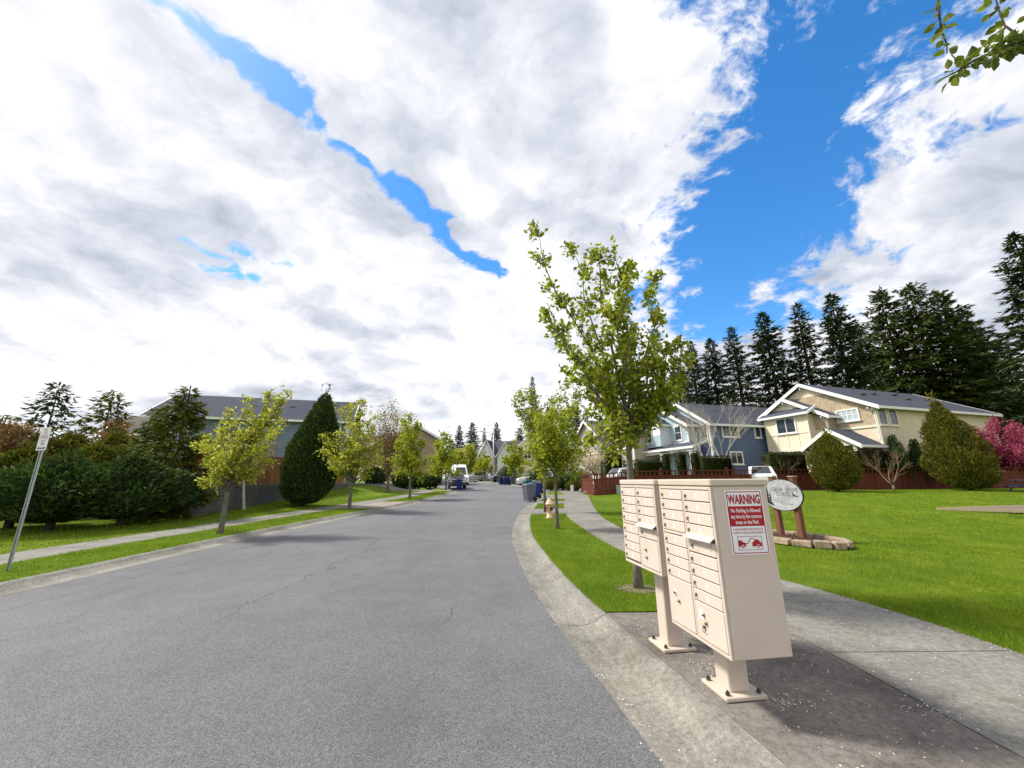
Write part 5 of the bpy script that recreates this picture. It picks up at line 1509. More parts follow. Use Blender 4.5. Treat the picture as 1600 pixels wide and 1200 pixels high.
fl([(.22, -.235), (.25, -.205), (.265, -.225), (.30, -.235)], 'sign_black', 'bird_picture')
fl([(-.26, -.155), (-.06, -.160), (-.06, -.163), (-.26, -.160)], 'ink_blue', 'shore_picture'); fl([(.0, -.215), (.20, -.220), (.20, -.224), (.0, -.219)], 'ink_blue', 'shore_picture')
lettering('CEDAR GROVE', .135, 'ink_blue', face, (.10, -.043, 1.10 + .135), (1, 0, 0), (0, 0, 1), 'lettering', (.80, 1))
lettering('ESTATES', .135, 'ink_blue', face, (.06, -.043, 1.10 + .020), (1, 0, 0), (0, 0, 1), 'lettering', (.80, 1))
pl = thing('stone_planter', 'low planter ring of tan stone blocks round the oval sign', 'planter', (sx0 - .12, sy0 - .18, gz(sx0, sy0)), rad(-73))
A_, B_ = 1.25, .72
N_ = 17
for k in range(N_):
    a = 2 * PI * (k + .5) / N_
    ex, ey = A_ * math.cos(a), B_ * math.sin(a)
    tx_, ty_ = -A_ * math.sin(a), B_ * math.cos(a)
    ln = math.hypot(tx_, ty_) * 2 * PI / N_
    mb = MB(); mb.box((0, 0, .065), (ln * .93, .20 * random.uniform(.9, 1.1), .15 * random.uniform(.9, 1.12)), bev=.022)
    mb.v = [(x + random.uniform(-.008, .008), y + random.uniform(-.008, .008), z + random.uniform(-.006, .006)) for x, y, z in mb.v]
    mb.build('stone', 'stone_block', pl, loc=(ex, ey, random.uniform(-.01, .01)), rz=math.atan2(ty_, tx_) + random.uniform(-.05, .05))
mb = MB(); n = 28; mb.v = [(0, 0, .085)] + [((A_ - .08) * math.cos(2 * PI * k / n), (B_ - .08) * math.sin(2 * PI * k / n), .055) for k in range(n)]
mb.f = [[0, 1 + k, 1 + (k + 1) % n] for k in range(n)]; mb.m = [0] * n
mb.build('mulch_bed', 'mulch', pl)
mu = MB()
for k in range(420):
    a = random.random() * 6.283; q = math.sqrt(random.random()) * .92
    mu.box(((A_ - .12) * q * math.cos(a), (B_ - .12) * q * math.sin(a), .08 + .02 * (1 - q)), (random.uniform(.02, .06), random.uniform(.012, .03), .012), random.random() * 3)
tag(mu.build('bark_chips', 'mulch', pl), kind='stuff')

# ------------------------------------------------------------------ parking sign at the left
b = G(12, 893, lift=LAWN)
zt = at_y(73, 668, b.y).z - gz(b.x, b.y)
root = thing('parking_sign', 'small faded parking sign on a galvanised perforated post', 'sign', (b.x, b.y, gz(b.x, b.y)), rad(-15))
ph = zt - .05
pm = MB()
pm.box((0, .012, ph / 2 - .1), (.052, .004, ph + .2)); pm.box((-.026, .0, ph / 2 - .1), (.004, .028, ph + .2)); pm.box((.026, 0, ph / 2 - .1), (.004, .028, ph + .2)); pm.box((-.036, -.013, ph / 2 - .1), (.022, .003, ph + .2)); pm.box((.036, -.013, ph / 2 - .1), (.022, .003, ph + .2))
pm.build('post', 'metal_galv', root)
hl = MB(); zz = .1
hole = MB().tube([(0, .0095, 0), (0, .0088, 0)], .0075, 8).mesh('post_hole', 'steel_dark')
ho = MB()
while zz < ph - .05:
    ho.box((0, .009, zz), (.013, .002, .013)); zz += .0508
tag(ho.build('post_holes', 'steel_dark', root), kind='stuff')
pc_ = zt - .23
mb = MB(); mb.box((0, -.022, pc_), (.305, .004, .46), bev=.001); sp = mb.build('plate', 'sign_white', root)
def sflat(poly, m, nm, dy=-.0248):
    mb = MB(); mb.prism([(x, dy, z + pc_) for x, z in poly], (0, -.001, 0)); mb.build(nm, m, sp)
def circ(r, x, z, n=20): return [(x + r * math.cos(2 * PI * k / n), z + r * math.sin(2 * PI * k / n)) for k in range(n)]
sflat(circ(.062, 0, .145), 'sign_grey', 'symbol_ring'); sflat(circ(.050, 0, .145), 'sign_white', 'symbol_disc', -.0262)
lettering('P', .10, 'sign_grey', sp, (0, -.0278, pc_ + .145), (1, 0, 0), (0, 0, 1), bold=.002)
sflat([(-.048, .188), (-.040, .196), (.048, .102), (.040, .094)], 'sign_faded', 'symbol_slash', -.0282)
lettering('PARK', .105, 'sign_faded', sp, (0, -.0262, pc_ + .035), (1, 0, 0), (0, 0, 1), scale=(.95, 1), bold=.003)
lettering('ANY', .062, 'sign_grey', sp, (0, -.0262, pc_ - .045), (1, 0, 0), (0, 0, 1), bold=.001)
lettering('TIME', .062, 'sign_grey', sp, (0, -.0262, pc_ - .105), (1, 0, 0), (0, 0, 1), bold=.001)
sflat([(-.125, -.185), (-.075, -.155), (-.075, -.175), (.075, -.175), (.075, -.155), (.125, -.185), (.075, -.215), (.075, -.195), (-.075, -.195), (-.075, -.215)], 'sign_black', 'arrow')
for zz in (.2, -.2):
    mb = MB(); mb.tube([(0, -.024, pc_ + zz), (0, -.030, pc_ + zz)], .008, 6); mb.build('bolt', 'metal_dark', sp)

# ------------------------------------------------------------------ hydrant, lamp, real estate sign, utility box
b = G(859, 809.5, lift=LAWN)
root = thing('fire_hydrant', 'peach painted fire hydrant on the verge', 'hydrant', tuple(b), rad(20))
MB().lathe([(.17, 0), (.17, .035), (.115, .045), (.112, .40), (.125, .41), (.125, .45), (.112, .46), (.112, .50)], 20).build('barrel', 'hydrant_paint', root, True)
MB().lathe([(.165, .50), (.165, .54), (.135, .555), (.12, .62), (.075, .68), (.035, .70), (.035, .75), (.01, .755)], 20).build('bonnet', 'hydrant_paint', root, True)
for a, r_, nm in ((PI, .055, 'hose_nozzle'), (0, .055, 'hose_nozzle'), (-PI / 2, .075, 'pumper_nozzle')):
    d_ = Vector((math.cos(a), math.sin(a), 0)); z_ = Vector((0, 0, .40 if r_ < .07 else .36))
    o = MB().tube([d_ * .09 + z_, d_ * .16 + z_], r_ * .85, 12).build(nm, 'hydrant_paint', root)
    MB().tube([d_ * .16 + z_, d_ * .20 + z_], r_, 8).build('cap', 'steel_dark', o)
for k in range(8):
    a = 2 * PI * k / 8 + .2
    MB().tube([(.15 * math.cos(a), .15 * math.sin(a), .035), (.15 * math.cos(a), .15 * math.sin(a), .06)], .012, 6).build('bolt', 'steel_dark', root)

b = G(771, 753, lift=LAWN)
lh = at_y(770, 679, b.y).z - b.z
root = thing('street_lamp', 'tall pale street lamp with curved arm at the far bend', 'street lamp', tuple(b), 0)
MB().tube([(0, 0, -.2), (0, 0, lh * .6), (0, 0, lh)], [.13, .10, .07], 12).build('pole', 'metal_pole', root, True)
MB().tube([(0, 0, lh - .9), (-.35, 0, lh - .1), (-1.0, 0, lh + .35), (-1.75, 0, lh + .55)], .045, 8).build('arm', 'metal_pole', root, True)
MB().box((-2.1, 0, lh + .55), (.8, .28, .15), bev=.05).build('lamp_head', 'metal_pole', root)
MB().box((0, 0, .08), (.42, .42, .16), bev=.03).build('base', 'concrete', root)

b = G(912, 763.5, lift=LAWN)
root = thing('estate_sign', 'white real estate sign hanging from a white post arm', 'sign', tuple(b), rad(8))
MB().box((0, 0, .88), (.10, .10, 1.8), bev=.008).box((0, 0, 1.80), (.14, .14, .04), bev=.01).build('post', 'trim_white', root)
MB().box((-.42, 0, 1.50), (1.18, .075, .09), bev=.006).build('arm', 'trim_white', root)
p = MB().box((-.52, 0, 1.08), (.62, .02, .62), bev=.004).build('panel', 'sign_white', root)
for xx in (-.30, -.74): MB().tube([(xx, 0, 1.39), (xx, 0, 1.46)], .006, 6).build('hook', 'metal_dark', root)
b = G(966.5, 772, lift=LAWN)
root = thing('utility_box', 'small pale green utility pedestal at the fence end', 'utility box', tuple(b), 0)
MB().box((0, 0, .28), (.28, .26, .56), bev=.02).build('cabinet', 'box_green', root); MB().box((0, 0, .585), (.31, .29, .05), bev=.015).build('lid', 'box_green', root)
b = on_ground(894, 34.5)
root = thing('utility_box', 'small white marker box in the bed below the estate sign', 'utility box', b, 0)
MB().box((0, 0, .25), (.22, .2, .5), bev=.02).build('cabinet', 'trim_white', root); MB().box((0, 0, .52), (.25, .23, .04), bev=.01).build('lid', 'trim_white', root)

# ------------------------------------------------------------------ wheeled bins
def bin_proto(mat):
    parts = {}
    mb = MB()
    lo, hi = (.46, .52), (.58, .70)
    vs = []
    for z_, (w_, d_) in ((.06, lo), (.93, hi), (.96, (hi[0] + .03, hi[1] + .03)), (1.0, (hi[0] + .03, hi[1] + .03))):
        vs += [(-w_ / 2, -d_ / 2, z_), (w_ / 2, -d_ / 2, z_), (w_ / 2, d_ / 2, z_), (-w_ / 2, d_ / 2, z_)]
    fs = [(3, 2, 1, 0), (12, 13, 14, 15)] + [(4 * j + i, 4 * j + (i + 1) % 4, 4 * j + 4 + (i + 1) % 4, 4 * j + 4 + i) for j in range(3) for i in range(4)]
    mb.add(vs, fs)
    parts['body'] = mb.mesh('body', mat)
    mb = MB(); mb.add([(-.31, -.37, 1.003), (.31, -.37, 1.003), (.31, .37, 1.003), (-.31, .37, 1.003), (-.26, -.28, 1.07), (.26, -.28, 1.07), (.26, .30, 1.09), (-.26, .30, 1.09)], [(3, 2, 1, 0), (4, 5, 6, 7), (0, 1, 5, 4), (1, 2, 6, 5), (2, 3, 7, 6), (3, 0, 4, 7)])
    parts['lid'] = mb.mesh('lid', mat)
    parts['handle'] = MB().tube([(-.22, .36, .95), (-.22, .42, 1.0), (.22, .42, 1.0), (.22, .36, .95)], .018, 8).mesh('handle', mat, True)
    parts['wheel'] = MB().tube([(-.03, 0, 0), (.03, 0, 0)], .14, 16).mesh('wheel', 'rubber')
    return parts
BINM = {}
def wheeled_bin(label, mat, loc, rz):
    if mat not in BINM: BINM[mat] = bin_proto(mat)
    P_ = BINM[mat]
    r_ = thing('wheeled_bin', label, 'bin', loc, rz, 'wheeled bins put out at the kerb')
    obj('body', P_['body'], r_); obj('lid', P_['lid'], r_); obj('handle', P_['handle'], r_)
    for s in (-1, 1): obj('wheel', P_['wheel'], r_, (s * .27, .27, .14))
def bin_px(label, mat, px, py, rz, lift=.02):
    b = G(px, py, lift=lift); wheeled_bin(label, mat, (b.x, b.y, b.z), rz)
bin_px('grey wheeled bin nearest the hydrant, front of its cluster', 'plastic_grey', 827, 783.5, rad(-60))
bin_px('blue wheeled bin just behind the nearest grey one', 'plastic_blue', 835, 778.5, rad(-60))
bin_px('blue wheeled bin at the back right of the near cluster', 'plastic_blue', 841, 771, rad(-65))
bin_px('teal wheeled bin behind the grey one', 'plastic_teal', 825.5, 770, rad(-65))
for k, (px, mat, lab) in enumerate(((783.5, 'plastic_navy', 'navy wheeled bin, leftmost of the far row'), (789, 'plastic_slate', 'slate grey wheeled bin, second of the far row'), (794.5, 'plastic_blue', 'blue wheeled bin, third of the far row'), (800, 'plastic_grey', 'short grey wheeled bin, rightmost of the far row'))):
    bin_px(lab, mat, px, 757.5, rad(-50 - 4 * k))
bin_px('bright blue wheeled bin standing alone before the dark parked car', 'plastic_blue', 717.5, 765.5, rad(10))
bin_px('dark purple wheeled bin at the left driveway', 'plastic_purple', 672.5, 756, rad(30), .1)
bin_px('black wheeled bin at the left driveway', 'plastic_black', 685.5, 757.5, rad(30), .1)
bin_px('slate wheeled bin in front of the silver car at the bend', 'plastic_slate', 735, 751, rad(-10))

# ------------------------------------------------------------------ vehicles
def vehicle(name, label, cat, loc, rz, paint, st, cab, wheels, hw=.92, wr=.34, glass_side=True):
    """st: stations (x, z_low, z_belt, z_top, top_in) from front (+x) to rear; cab: (first, last) station index that carries the roof"""
    root = thing(name, label, cat, loc, rz)
    mb = MB(); rings = []
    for (x, zl, zb, zt, ti) in st:
        r_ = [(.90, zl), (1.0, zl + .16), (1.0, zb - .10), (.975, zb), (ti, zt - .07), (ti - .10, zt)]
        ring = [(x, hw * a, z) for a, z in r_] + [(x, -hw * a, z) for a, z in r_[::-1]]
        rings.append(ring)
    n = 12
    vs = [p for r_ in rings for p in r_]
    fs = [(i * n + k, i * n + (k + 1) % n, (i + 1) * n + (k + 1) % n, (i + 1) * n + k) for i in range(len(st) - 1) for k in range(n)]
    fs += [tuple(range(n - 1, -1, -1)), tuple(range((len(st) - 1) * n, len(st) * n))]
    mb.add(vs, fs); body = mb.build('body', paint, root, True)
    m_ = body.modifiers.new('edges', 'EDGE_SPLIT'); m_.split_angle = rad(32)
    def lerp(a, b_, t): return Vector(a) * (1 - t) + Vector(b_) * t
    a, z = cab
    for s, (ib, it) in ((1, (3, 4)), (-1, (8, 7))):
        for i in range(a, z):
            p, q = rings[i], rings[i + 1]
            e0, e1 = (.10, .90)
            poly = []
            for rr, t, w_ in ((p, .06, e0), (p, .06, e1), (q, .94, e1), (q, .94, e0)):
                pass
            lo0, lo1 = lerp(p[ib], q[ib], .05), lerp(p[ib], q[ib], .95); hi0, hi1 = lerp(p[it], q[it], .05), lerp(p[it], q[it], .95)
            poly = [lerp(lo0, hi0, .10), lerp(lo1, hi1, .10), lerp(lo1, hi1, .92), lerp(lo0, hi0, .92)]
            if (poly[0] - poly[3]).length < .1 and (poly[1] - poly[2]).length < .1: continue
            g = MB(); off = Vector((0, s * .012, .003)); g.prism([p_ + off * .2 for p_ in poly], off); g.build('side_window', 'glass_car', root)
    for (i, j, nm) in ((a - 1, a, 'windshield'), (z, z + 1, 'rear_window')):
        if i < 0 or j >= len(rings): continue
        p, q = rings[i], rings[j]
        poly = [lerp(p[5], p[6], .06), lerp(p[5], p[6], .94), lerp(q[5], q[6], .94), lerp(q[5], q[6], .06)]
        c = sum(poly, Vector()) / 4
        poly = [c + (v - c) * .93 for v in poly]
        nrm = (poly[1] - poly[0]).cross(poly[2] - poly[0]).normalized()
        if nrm.z < 0: nrm = -nrm
        g = MB(); g.prism([v + nrm * .004 for v in poly], nrm * .012); g.build(nm, 'glass_car', root)
    for wx in wheels:
        for s in (-1, 1):
            t = MB().tube([(wx, s * (hw - .20), wr), (wx, s * (hw + .012), wr)], wr, 18).build('wheel', 'rubber', root)
            MB().tube([(wx, s * (hw + .013), wr), (wx, s * (hw + .022), wr)], wr * .62, 14).build('rim', 'metal_pole', t)
    f, rr = st[0], st[-1]
    for s in (-1, 1):
        MB().box((st[1][0] + .02, s * hw * .74, st[1][2] - .12), (.16, hw * .36, .14), bev=.03).build('headlight', 'lamp_clear', root)
        MB().box((rr[0] - .005, s * hw * .80, rr[2] - .05), (.07, hw * .26, .26), bev=.02).build('tail_light', 'lamp_red', root)
        MB().box((st[a - 1][0] - .35, s * (hw + .10), st[a][2] + .06), (.10, .18, .13), bev=.03).build('mirror', paint, root)
    MB().box((f[0] + .005, 0, f[1] + .16), (.05, hw * 1.2, .16), bev=.02).build('grille', 'steel_dark', root)
    MB().box((rr[0] - .01, 0, rr[2] - .28), (.03, .5, .12)).build('number_plate', 'sign_white', root)
    return root
SUV = [(2.30, .36, .66, .70, .90), (2.20, .28, .86, .90, .93), (1.05, .25, .98, 1.04, .95), (.30, .25, 1.00, 1.62, .80), (-.75, .25, 1.02, 1.70, .80), (-1.75, .27, 1.05, 1.64, .78), (-2.22, .32, 1.05, 1.12, .93), (-2.32, .38, .90, .94, .92)]
SEDAN = [(2.30, .34, .60, .64, .90), (2.18, .26, .76, .80, .93), (1.05, .22, .88, .93, .95), (.25, .22, .90, 1.40, .78), (-.60, .22, .91, 1.44, .78), (-1.30, .24, .93, 1.36, .76), (-1.85, .26, .94, .99, .93), (-2.30, .34, .88, .92, .92)]
VAN = [(2.90, .40, .80, .84, .90), (2.80, .32, 1.05, 1.10, .93), (2.10, .30, 1.25, 1.32, .95), (1.45, .30, 1.28, 2.35, .84), (.9, .30, 1.30, 2.72, .84), (-2.6, .32, 1.30, 2.72, .84), (-2.85, .34, 1.25, 2.55, .86), (-2.92, .40, 1.0, 1.05, .92)]
def carpos(px, y, dz=LAWN + .02): 
    p = at_y(px, 748, y); return (p.x, y, Tz(p.x, y) + dz)
vehicle('parked_suv', 'silver white sport utility car behind the red fence end', 'car', carpos(992, 34.2), rad(18), 'paint_silver', SUV, (3, 5), (1.42, -1.40))
vehicle('parked_car', 'white car behind the fence between blue and cream houses', 'car', carpos(1189, 30.6), rad(60), 'paint_white', SUV, (3, 5), (1.42, -1.40))
vehicle('parked_suv', 'white crossover in the driveway behind the bins', 'car', carpos(838, 47.5), rad(188), 'paint_white', SUV, (3, 5), (1.42, -1.40))
vehicle('parked_suv', 'silver car parked at the far left of the bend', 'car', carpos(742, 72), rad(200), 'paint_silver', SUV, (3, 5), (1.42, -1.40))
vehicle('parked_car', 'white car half hidden left of the street lamp', 'car', carpos(762, 76), rad(240), 'paint_white', SEDAN, (3, 5), (1.42, -1.40), wr=.32)
vehicle('parked_car', 'white car behind the lamp post and navy car', 'car', carpos(783, 71), rad(235), 'paint_white', SUV, (3, 5), (1.42, -1.40))
vehicle('parked_car', 'navy car parked right of the street lamp', 'car', carpos(789, 64), rad(200), 'paint_navy', SUV, (3, 5), (1.42, -1.40))
vehicle('parked_van', 'tall white delivery van parked at the left kerb', 'van', carpos(717, 55, .03), rad(-75), 'paint_white', VAN, (3, 4), (1.9, -1.75), hw=1.0, wr=.36)
vehicle('parked_suv', 'dark car parked in front of the white van', 'car', carpos(714, 43.8, .03), rad(-80), 'paint_dark', SUV, (3, 5), (1.42, -1.40))

# ------------------------------------------------------------------ garden bed, picnic table, small rocks
A = G(1466, 797, lift=LAWN); B = G(1612, 805, lift=LAWN); C = G(1612, 790, lift=LAWN)
root = thing('garden_bed', 'timber edged garden bed of bare soil on the lawn', 'garden bed', (A.x, A.y, gz(A.x, A.y)), 0)
cor = [Vector((0, 0, 0)), B - A, (B - A) + (C - A), C - A]
cor = [Vector((c.x, c.y, 0)) for c in cor]
for i in range(4):
    p, q = cor[i], cor[(i + 1) % 4]
    MB().beam(p + Vector((0, 0, .04)), q + Vector((0, 0, .04)), .09, .09).build('edging_board', 'timber_pale', root)
mb = MB(); mb.add([tuple(c * .97 + (cor[2] * .015) + Vector((0, 0, .075))) for c in cor], [(0, 1, 2, 3)]); mb.build('soil', 'soil', root)
tb = at_y(1612, 768, 24.5)
root = thing('picnic_table', 'dark blue picnic table cut by the right edge', 'table', (tb.x + .1, 24.5, gz(tb.x, 24.5)), rad(12))
for k in range(4): MB().box((0, -.30 + k * .2, .74), (1.9, .185, .04), bev=.008).build('top_plank', 'table_blue', root)
for s in (-1, 1):
    for k in (0, 1): MB().box((0, s * (.72 + k * .15), .44), (1.9, .14, .04), bev=.008).build('bench_plank', 'table_blue', root)
    for t in (-1, 1): MB().beam((s * .65, t * .72, 0), (s * .65, t * .28, .72), .07, .07).build('leg', 'table_blue', root)
    MB().beam((s * .65, -.85, .39), (s * .65, .85, .39), .07, .07).build('bench_support', 'table_blue', root)
rocks = [(918, 771), (914, 769), (921, 769), (909, 768), (925, 766)]
for k, (px, py) in enumerate(rocks):
    b = G(px, py, lift=LAWN)
    rng = np.random.default_rng(300 + k)
    r_ = .22 + .12 * rng.random()
    prof = [(r_ * .7, -.05), (r_, .06), (r_ * .85, .18), (r_ * .4, .26)]
    mb = MB(); mb.lathe(prof, 9); mb.v = [(x * rng.uniform(.85, 1.2), y * rng.uniform(.85, 1.2), z) for x, y, z in mb.v]
    tag(mb.build('landscape_rock', 'concrete', None, loc=tuple(b)), f'{["first", "second", "third", "fourth", "fifth"][k]} pale rock from the left in the bed by the fence end' , 'rock', 'pale rocks by the fence end')

# ------------------------------------------------------------------ tree whose bough hangs into the top right corner
tb = Vector((5.45, 1.35, gz(5.45, 1.35)))
bd = 2.35
def bp(px, py, dy=0.0): return at_y(px, py, bd + dy) - tb
root = thing('pear_tree', 'overhanging leafy bough in the top right corner', 'tree', tuple(tb), 0)
fork = Vector((-.15, .05, 2.2))
MB().tube([(0, 0, -.2), (.03, 0, .8), (-.05, .02, 1.6), tuple(fork)], [.13, .10, .085, .075], 10).build('trunk', 'bark', root, True)
P1 = [fork, bp(1760, 60, -.25), bp(1670, 58, -.1), bp(1600, 62), bp(1560, 78), bp(1524, 93), bp(1493, 113), bp(1474, 122)]
P2 = [fork + Vector((-.05, .05, .3)), bp(1700, -190, .2), bp(1560, -110, .15), bp(1480, -40, .1), bp(1466, 0, .08), bp(1468, 27, .06), bp(1472, 51, .05), bp(1479, 68, .05), bp(1480, 84, .05)]
P3 = [bp(1600, 62), bp(1570, 40, .1), bp(1560, 15, .1), bp(1550, -25, .12)]
br1 = MB().tube([tuple(p) for p in P1], [.04, .028, .020, .0145, .011, .008, .006, .003], 8).build('branch', 'bark_dark', root, True)
br2 = MB().tube([tuple(p) for p in P2], [.04, .024, .017, .012, .009, .0075, .0065, .005, .003], 8).build('branch', 'bark_dark', root, True)
br3 = MB().tube([tuple(p) for p in P3], [.009, .007, .006, .004], 8).build('branch', 'bark_dark', root, True)
def leaf_mesh(seed):
    rng = np.random.default_rng(seed)
    cols = [(0, 0.0), (.012, .0), (.20, .30), (.45, .44), (.70, .34), (.88, .14), (1.0, 0)]
    mb = MB(); L = .078
    vs = []; curl = rng.uniform(-.25, .25)
    for (t, w_) in cols:
        zc = curl * t * t
        vs += [(t * L, -w_ * L * .78, (zc + w_ * .32) * L), (t * L, 0, zc * L), (t * L, w_ * L * .78, (zc + w_ * .32) * L)]
    fs = []
    for i in range(len(cols) - 1):
        fs += [(3 * i, 3 * i + 3, 3 * i + 4, 3 * i + 1), (3 * i + 1, 3 * i + 4, 3 * i + 5, 3 * i + 2)]
    mb.add(vs, fs)
    mb.add([(-.018, -.0006, 0), (-.018, .0006, 0), (0.002, .0006, 0), (0.002, -.0006, 0), (-.018, 0, -.001), (.002, 0, -.001)], [(0, 1, 2, 3), (0, 3, 5, 4), (1, 4, 5, 2)])
    me = mb.mesh('leaf', 'leaf_overhead', True)
    at = me.attributes.new('rnd', 'FLOAT', 'FACE'); at.data.foreach_set('value', [float(rng.random())] * len(me.polygons))
    return me
LEAVES = [leaf_mesh(s) for s in range(400, 408)]
rl = random.Random(5)
def put_leaves(parent, pts, n, spread=.035, t0=0.0):
    segs = [(pts[i], pts[i + 1]) for i in range(len(pts) - 1)]
    lens = [(b_ - a).length for a, b_ in segs]; tot = sum(lens)
    for k in range(n):
        u = (t0 + (1 - t0) * rl.random()) * tot; i = 0
        while i < len(lens) - 1 and u > lens[i]: u -= lens[i]; i += 1
        a, b_ = segs[i]; p = a.lerp(b_, min(1, u / lens[i]))
        d_ = Vector((rl.gauss(0, 1), rl.gauss(0, 1), rl.gauss(0, .7) - .35)).normalized()
        p = p + d_ * rl.uniform(.012, spread)
        o = obj('leaf', LEAVES[rl.randrange(len(LEAVES))], parent, p)
        q = d_.to_track_quat('X', 'Z'); 
        o.rotation_mode = 'QUATERNION'; o.rotation_quaternion = q @ Matrix.Rotation(rl.uniform(-1.2, 1.2), 3, 'X').to_quaternion()
        s = rl.uniform(.6, 1.12); o.scale = (s, s, s)
put_leaves(br1, P1[3:], 95, .06)
put_leaves(br1, P1[2:6], 60, .10)
put_leaves(br2, P2[4:], 26, .035)
put_leaves(br3, P3, 34, .06)
# the rest of that tree's crown, outside the picture
rngc = np.random.default_rng(77)
cb = MB(); cp = []
for k in range(12):
    a = rngc.uniform(-1.6, 1.4); e = np.array([math.cos(a) * rngc.uniform(.8, 1.9) + .55, math.sin(a) * 1.5 - .5, rngc.uniform(2.6, 4.6)])
    pp = bez(np.array(fork), np.array(fork) * .5 + e * .5 + np.array([0, 0, .3]), e, 6)
    cb.tube([tuple(x) for x in pp], [.04, .032, .024, .016, .01, .004], 6)
    cp.append(np.repeat(pp[2:], 70, axis=0) + rngc.normal(size=(4 * 70, 3)) * .22)
cb.build('limbs', 'bark', root, True)
cp = np.concatenate(cp)
cards('crown', cp, unit(rngc, len(cp)), unit(rngc, len(cp)) + np.array([0, 0, .5]), .055 * rngc.uniform(.7, 1.2, len(cp)), .7, 'leaf_overhead', root, rngc)

# ------------------------------------------------------------------ grass blades and fallen petals
def grass(name, zones, seed, lab=None):
    """zones: (y0, y1, left(y), right(y), blades per m2, height, width)"""
    rng = np.random.default_rng(seed)
    Ps = []; Hs = []; Ws = []
    for (y0, y1, lf, rt, dens, hh, ww) in zones:
        yy0 = np.linspace(y0, y1, 40); area = np.mean([rt(y) - lf(y) for y in yy0]) * (y1 - y0)
        n = int(area * dens)
        y = rng.uniform(y0, y1, n)
        l_ = np.array(lf(y)) * np.ones(n); r_ = np.array(rt(y)) * np.ones(n)
        x = l_ + (r_ - l_) * rng.random(n)
        ok = (x / np.maximum(y, .1) < 1.55) & (x / np.maximum(y, .1) > -1.55)
        pl_ = (((x - sx0 + .12) * math.cos(rad(73)) - (y - sy0 + .18) * math.sin(rad(73))) / 1.5) ** 2 + (((x - sx0 + .12) * math.sin(rad(73)) + (y - sy0 + .18) * math.cos(rad(73))) / .78) ** 2
        ok &= pl_ > 1
        x, y = x[ok], y[ok]
        Ps.append(np.stack([x, y, T(x, y) + LAWN - .004], 1))
        patch = .75 + .5 * (np.sin(x * 1.7 + 2 * np.sin(y * .9)) * np.sin(y * 1.3 + x * .4) * .5 + .5)
        Hs.append(hh * rng.uniform(.5, 1.2, len(x)) * patch); Ws.append(np.full(len(x), ww))
    P = np.concatenate(Ps); Hh = np.concatenate(Hs); Ww = np.concatenate(Ws); n = len(P)
    a = rng.random(n) * 6.283
    side = np.stack([np.cos(a), np.sin(a), np.zeros(n)], 1) * (Ww / 2 * rng.uniform(.7, 1.3, n)).reshape(-1, 1)
    b2 = rng.random(n) * 6.283; bend = np.stack([np.cos(b2), np.sin(b2), np.zeros(n)], 1) * (Hh * rng.uniform(.15, .8, n)).reshape(-1, 1)
    tip = P + bend + np.outer(Hh, [0, 0, 1])
    V = np.stack([P - side, P + side, tip], 1).reshape(-1, 3)
    F = np.arange(3 * n).reshape(-1, 3)
    me = bpy.data.meshes.new(name)
    me.vertices.add(3 * n); me.vertices.foreach_set('co', V.astype(np.float32).ravel())
    me.loops.add(3 * n); me.loops.foreach_set('vertex_index', F.astype(np.int32).ravel())
    me.polygons.add(n); me.polygons.foreach_set('loop_start', (np.arange(n) * 3).astype(np.int32)); me.polygons.foreach_set('loop_total', np.full(n, 3, np.int32))
    at = me.attributes.new('rnd', 'FLOAT', 'FACE'); at.data.foreach_set('value', rng.random(n).astype(np.float32))
    me.materials.append(M['grass_blade']); me.update(calc_edges=True)
    tag(obj(name, me), lab, 'grass', kind='stuff')
sv = lambda f, o=0.0: (lambda y: np.asarray(f(y)) + o)
const = lambda c: (lambda y: np.full(np.shape(y), float(c)))
grass('lawn_grass', [(3.2, 8, sv(E_SO, -.03), lambda y: np.minimum(1.5 * y + .6, 14), 5200, .040, .0050),
                     (8, 14, sv(E_SO, -.03), lambda y: np.minimum(1.5 * y, 22), 1700, .042, .0085),
                     (14, 28.3, sv(E_SO, -.03), lambda y: np.minimum(1.45 * y, 41), 420, .045, .018)], 500, 'short mown grass of the right hand lawn')
grass('verge_grass', [(5.28, 9, sv(E_RK, -.025), sv(E_SI, .035), 5200, .042, .0050), (9, 17.4, sv(E_RK, -.025), sv(E_SI, .035), 2200, .044, .0085),
                      (19.8, 22.6, sv(E_RK, -.01), sv(E_SI, .02), 900, .05, .014), (24.4, 26, sv(E_RK, -.01), sv(E_SI, .02), 900, .05, .014)], 501, 'short grass of the right hand verge')
grass('verge_grass', [(5.5, 12, sv(E_LI, -.01), sv(E_LK, .01), 1500, .05, .010), (12, 20.6, sv(E_LI, -.01), sv(E_LK, .01), 800, .05, .014), (25.2, 37.6, sv(E_LI, -.01), sv(E_LK, .01), 350, .06, .022),
                      (7, 17, const(-24), sv(E_LO, .01), 380, .055, .018), (17, 32, const(-13.5), sv(E_LO, .01), 380, .055, .02)], 502, 'short grass of the left hand verge and lawn')

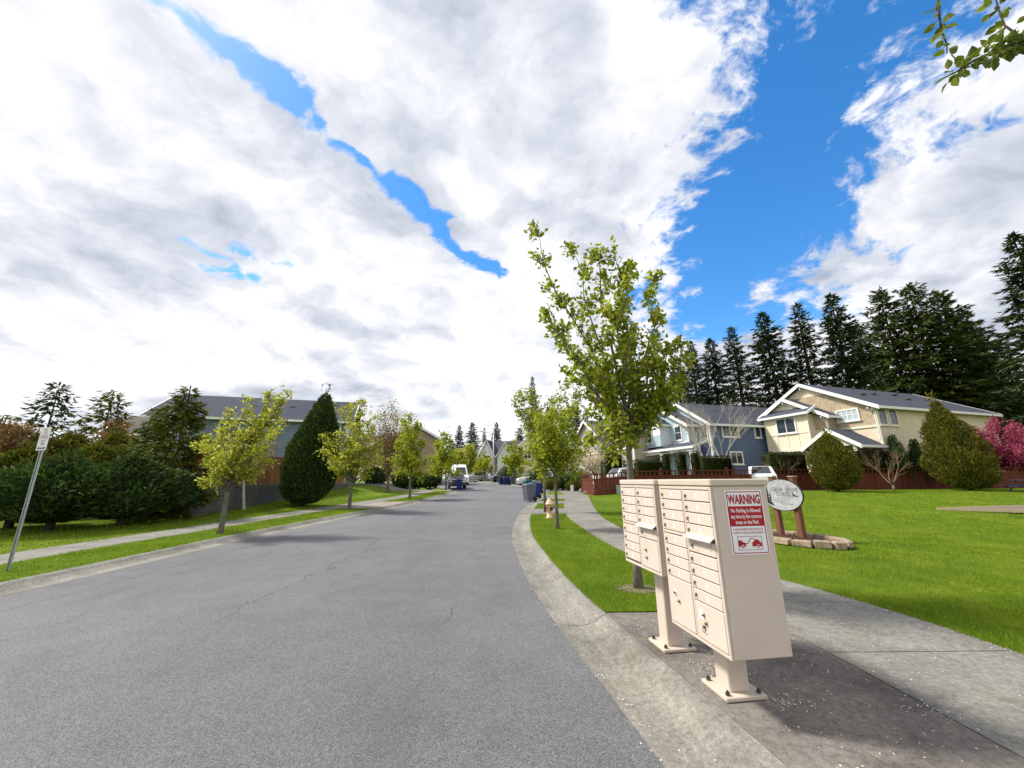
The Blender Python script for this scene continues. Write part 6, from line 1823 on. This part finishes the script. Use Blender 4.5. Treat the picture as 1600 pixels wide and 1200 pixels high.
def petals():
    rng = np.random.default_rng(9)
    pts = []
    def zone(n, x0, x1, y0, y1, lift):
        x = rng.uniform(x0, x1, n); y = rng.uniform(y0, y1, n); pts.append(np.stack([x, y, T(x, y) + lift], 1))
    zone(260, 1.75, 2.9, 2.2, 5.2, .104); zone(90, 2.95, 4.6, 2.4, 6.2, .108); zone(50, 1.4, 1.75, 3.7, 5.2, .104)
    for (cx_, cy_, n, s) in ((1.86, 4.13, 60, .07), (1.72, 3.80, 70, .08), (1.95, 3.30, 90, .09), (1.45, 4.75, 30, .12), (2.9, 3.2, 40, .10)):
        x = rng.normal(cx_, s, n); y = rng.normal(cy_, s * .8, n); pts.append(np.stack([x, y, T(x, y) + .104], 1))
    y = rng.uniform(2.6, 6, 160); x = E_SO(y) - np.abs(rng.normal(0, .05, 160)); pts.append(np.stack([x, y, T(x, y) + .108], 1))
    y = rng.uniform(2.4, 9, 130); x = E_R(y) + rng.normal(0, .05, 130); pts.append(np.stack([x, y, T(x, y) + .012], 1))
    y = rng.uniform(2.4, 9, 70); x = E_R(y) + rng.uniform(.05, .35, 70); pts.append(np.stack([x, y, T(x, y) + .006], 1))
    x = rng.normal(1.7, .22, 60); y = rng.normal(6.2, .22, 60); pts.append(np.stack([x, y, T(x, y) + .14], 1))
    P = np.concatenate(pts); n = len(P)
    a = rng.random(n) * 6.283
    me = cards('petals', P, np.stack([np.cos(a), np.sin(a), rng.normal(size=n) * .15], 1), unit(rng, n) * .25 + np.array([0, 0, 1]), rng.uniform(.006, .016, n), .8, 'petal', None, rng, fold=.12)
    tag(me, 'scattered white petals on the pad and walk', 'petals', kind='stuff')
petals()
# bare earth around the foot of the nearest tree
t0 = G(998, 921, lift=LAWN)
mb = MB(); n = 22
ring_ = [(.0, .03)] 
mb.v = [(0, 0, .016)] + [((.30 + .07 * math.sin(3 * k)) * math.cos(2 * PI * k / n), (.24 + .05 * math.sin(2 * k + 1)) * math.sin(2 * PI * k / n), .004) for k in range(n)]
mb.f = [[0, 1 + k, 1 + (k + 1) % n] for k in range(n)]; mb.m = [0] * n
tag(mb.build('bare_earth', 'soil', None, loc=(t0.x, t0.y, gz(t0.x, t0.y) + .006)), kind='structure')
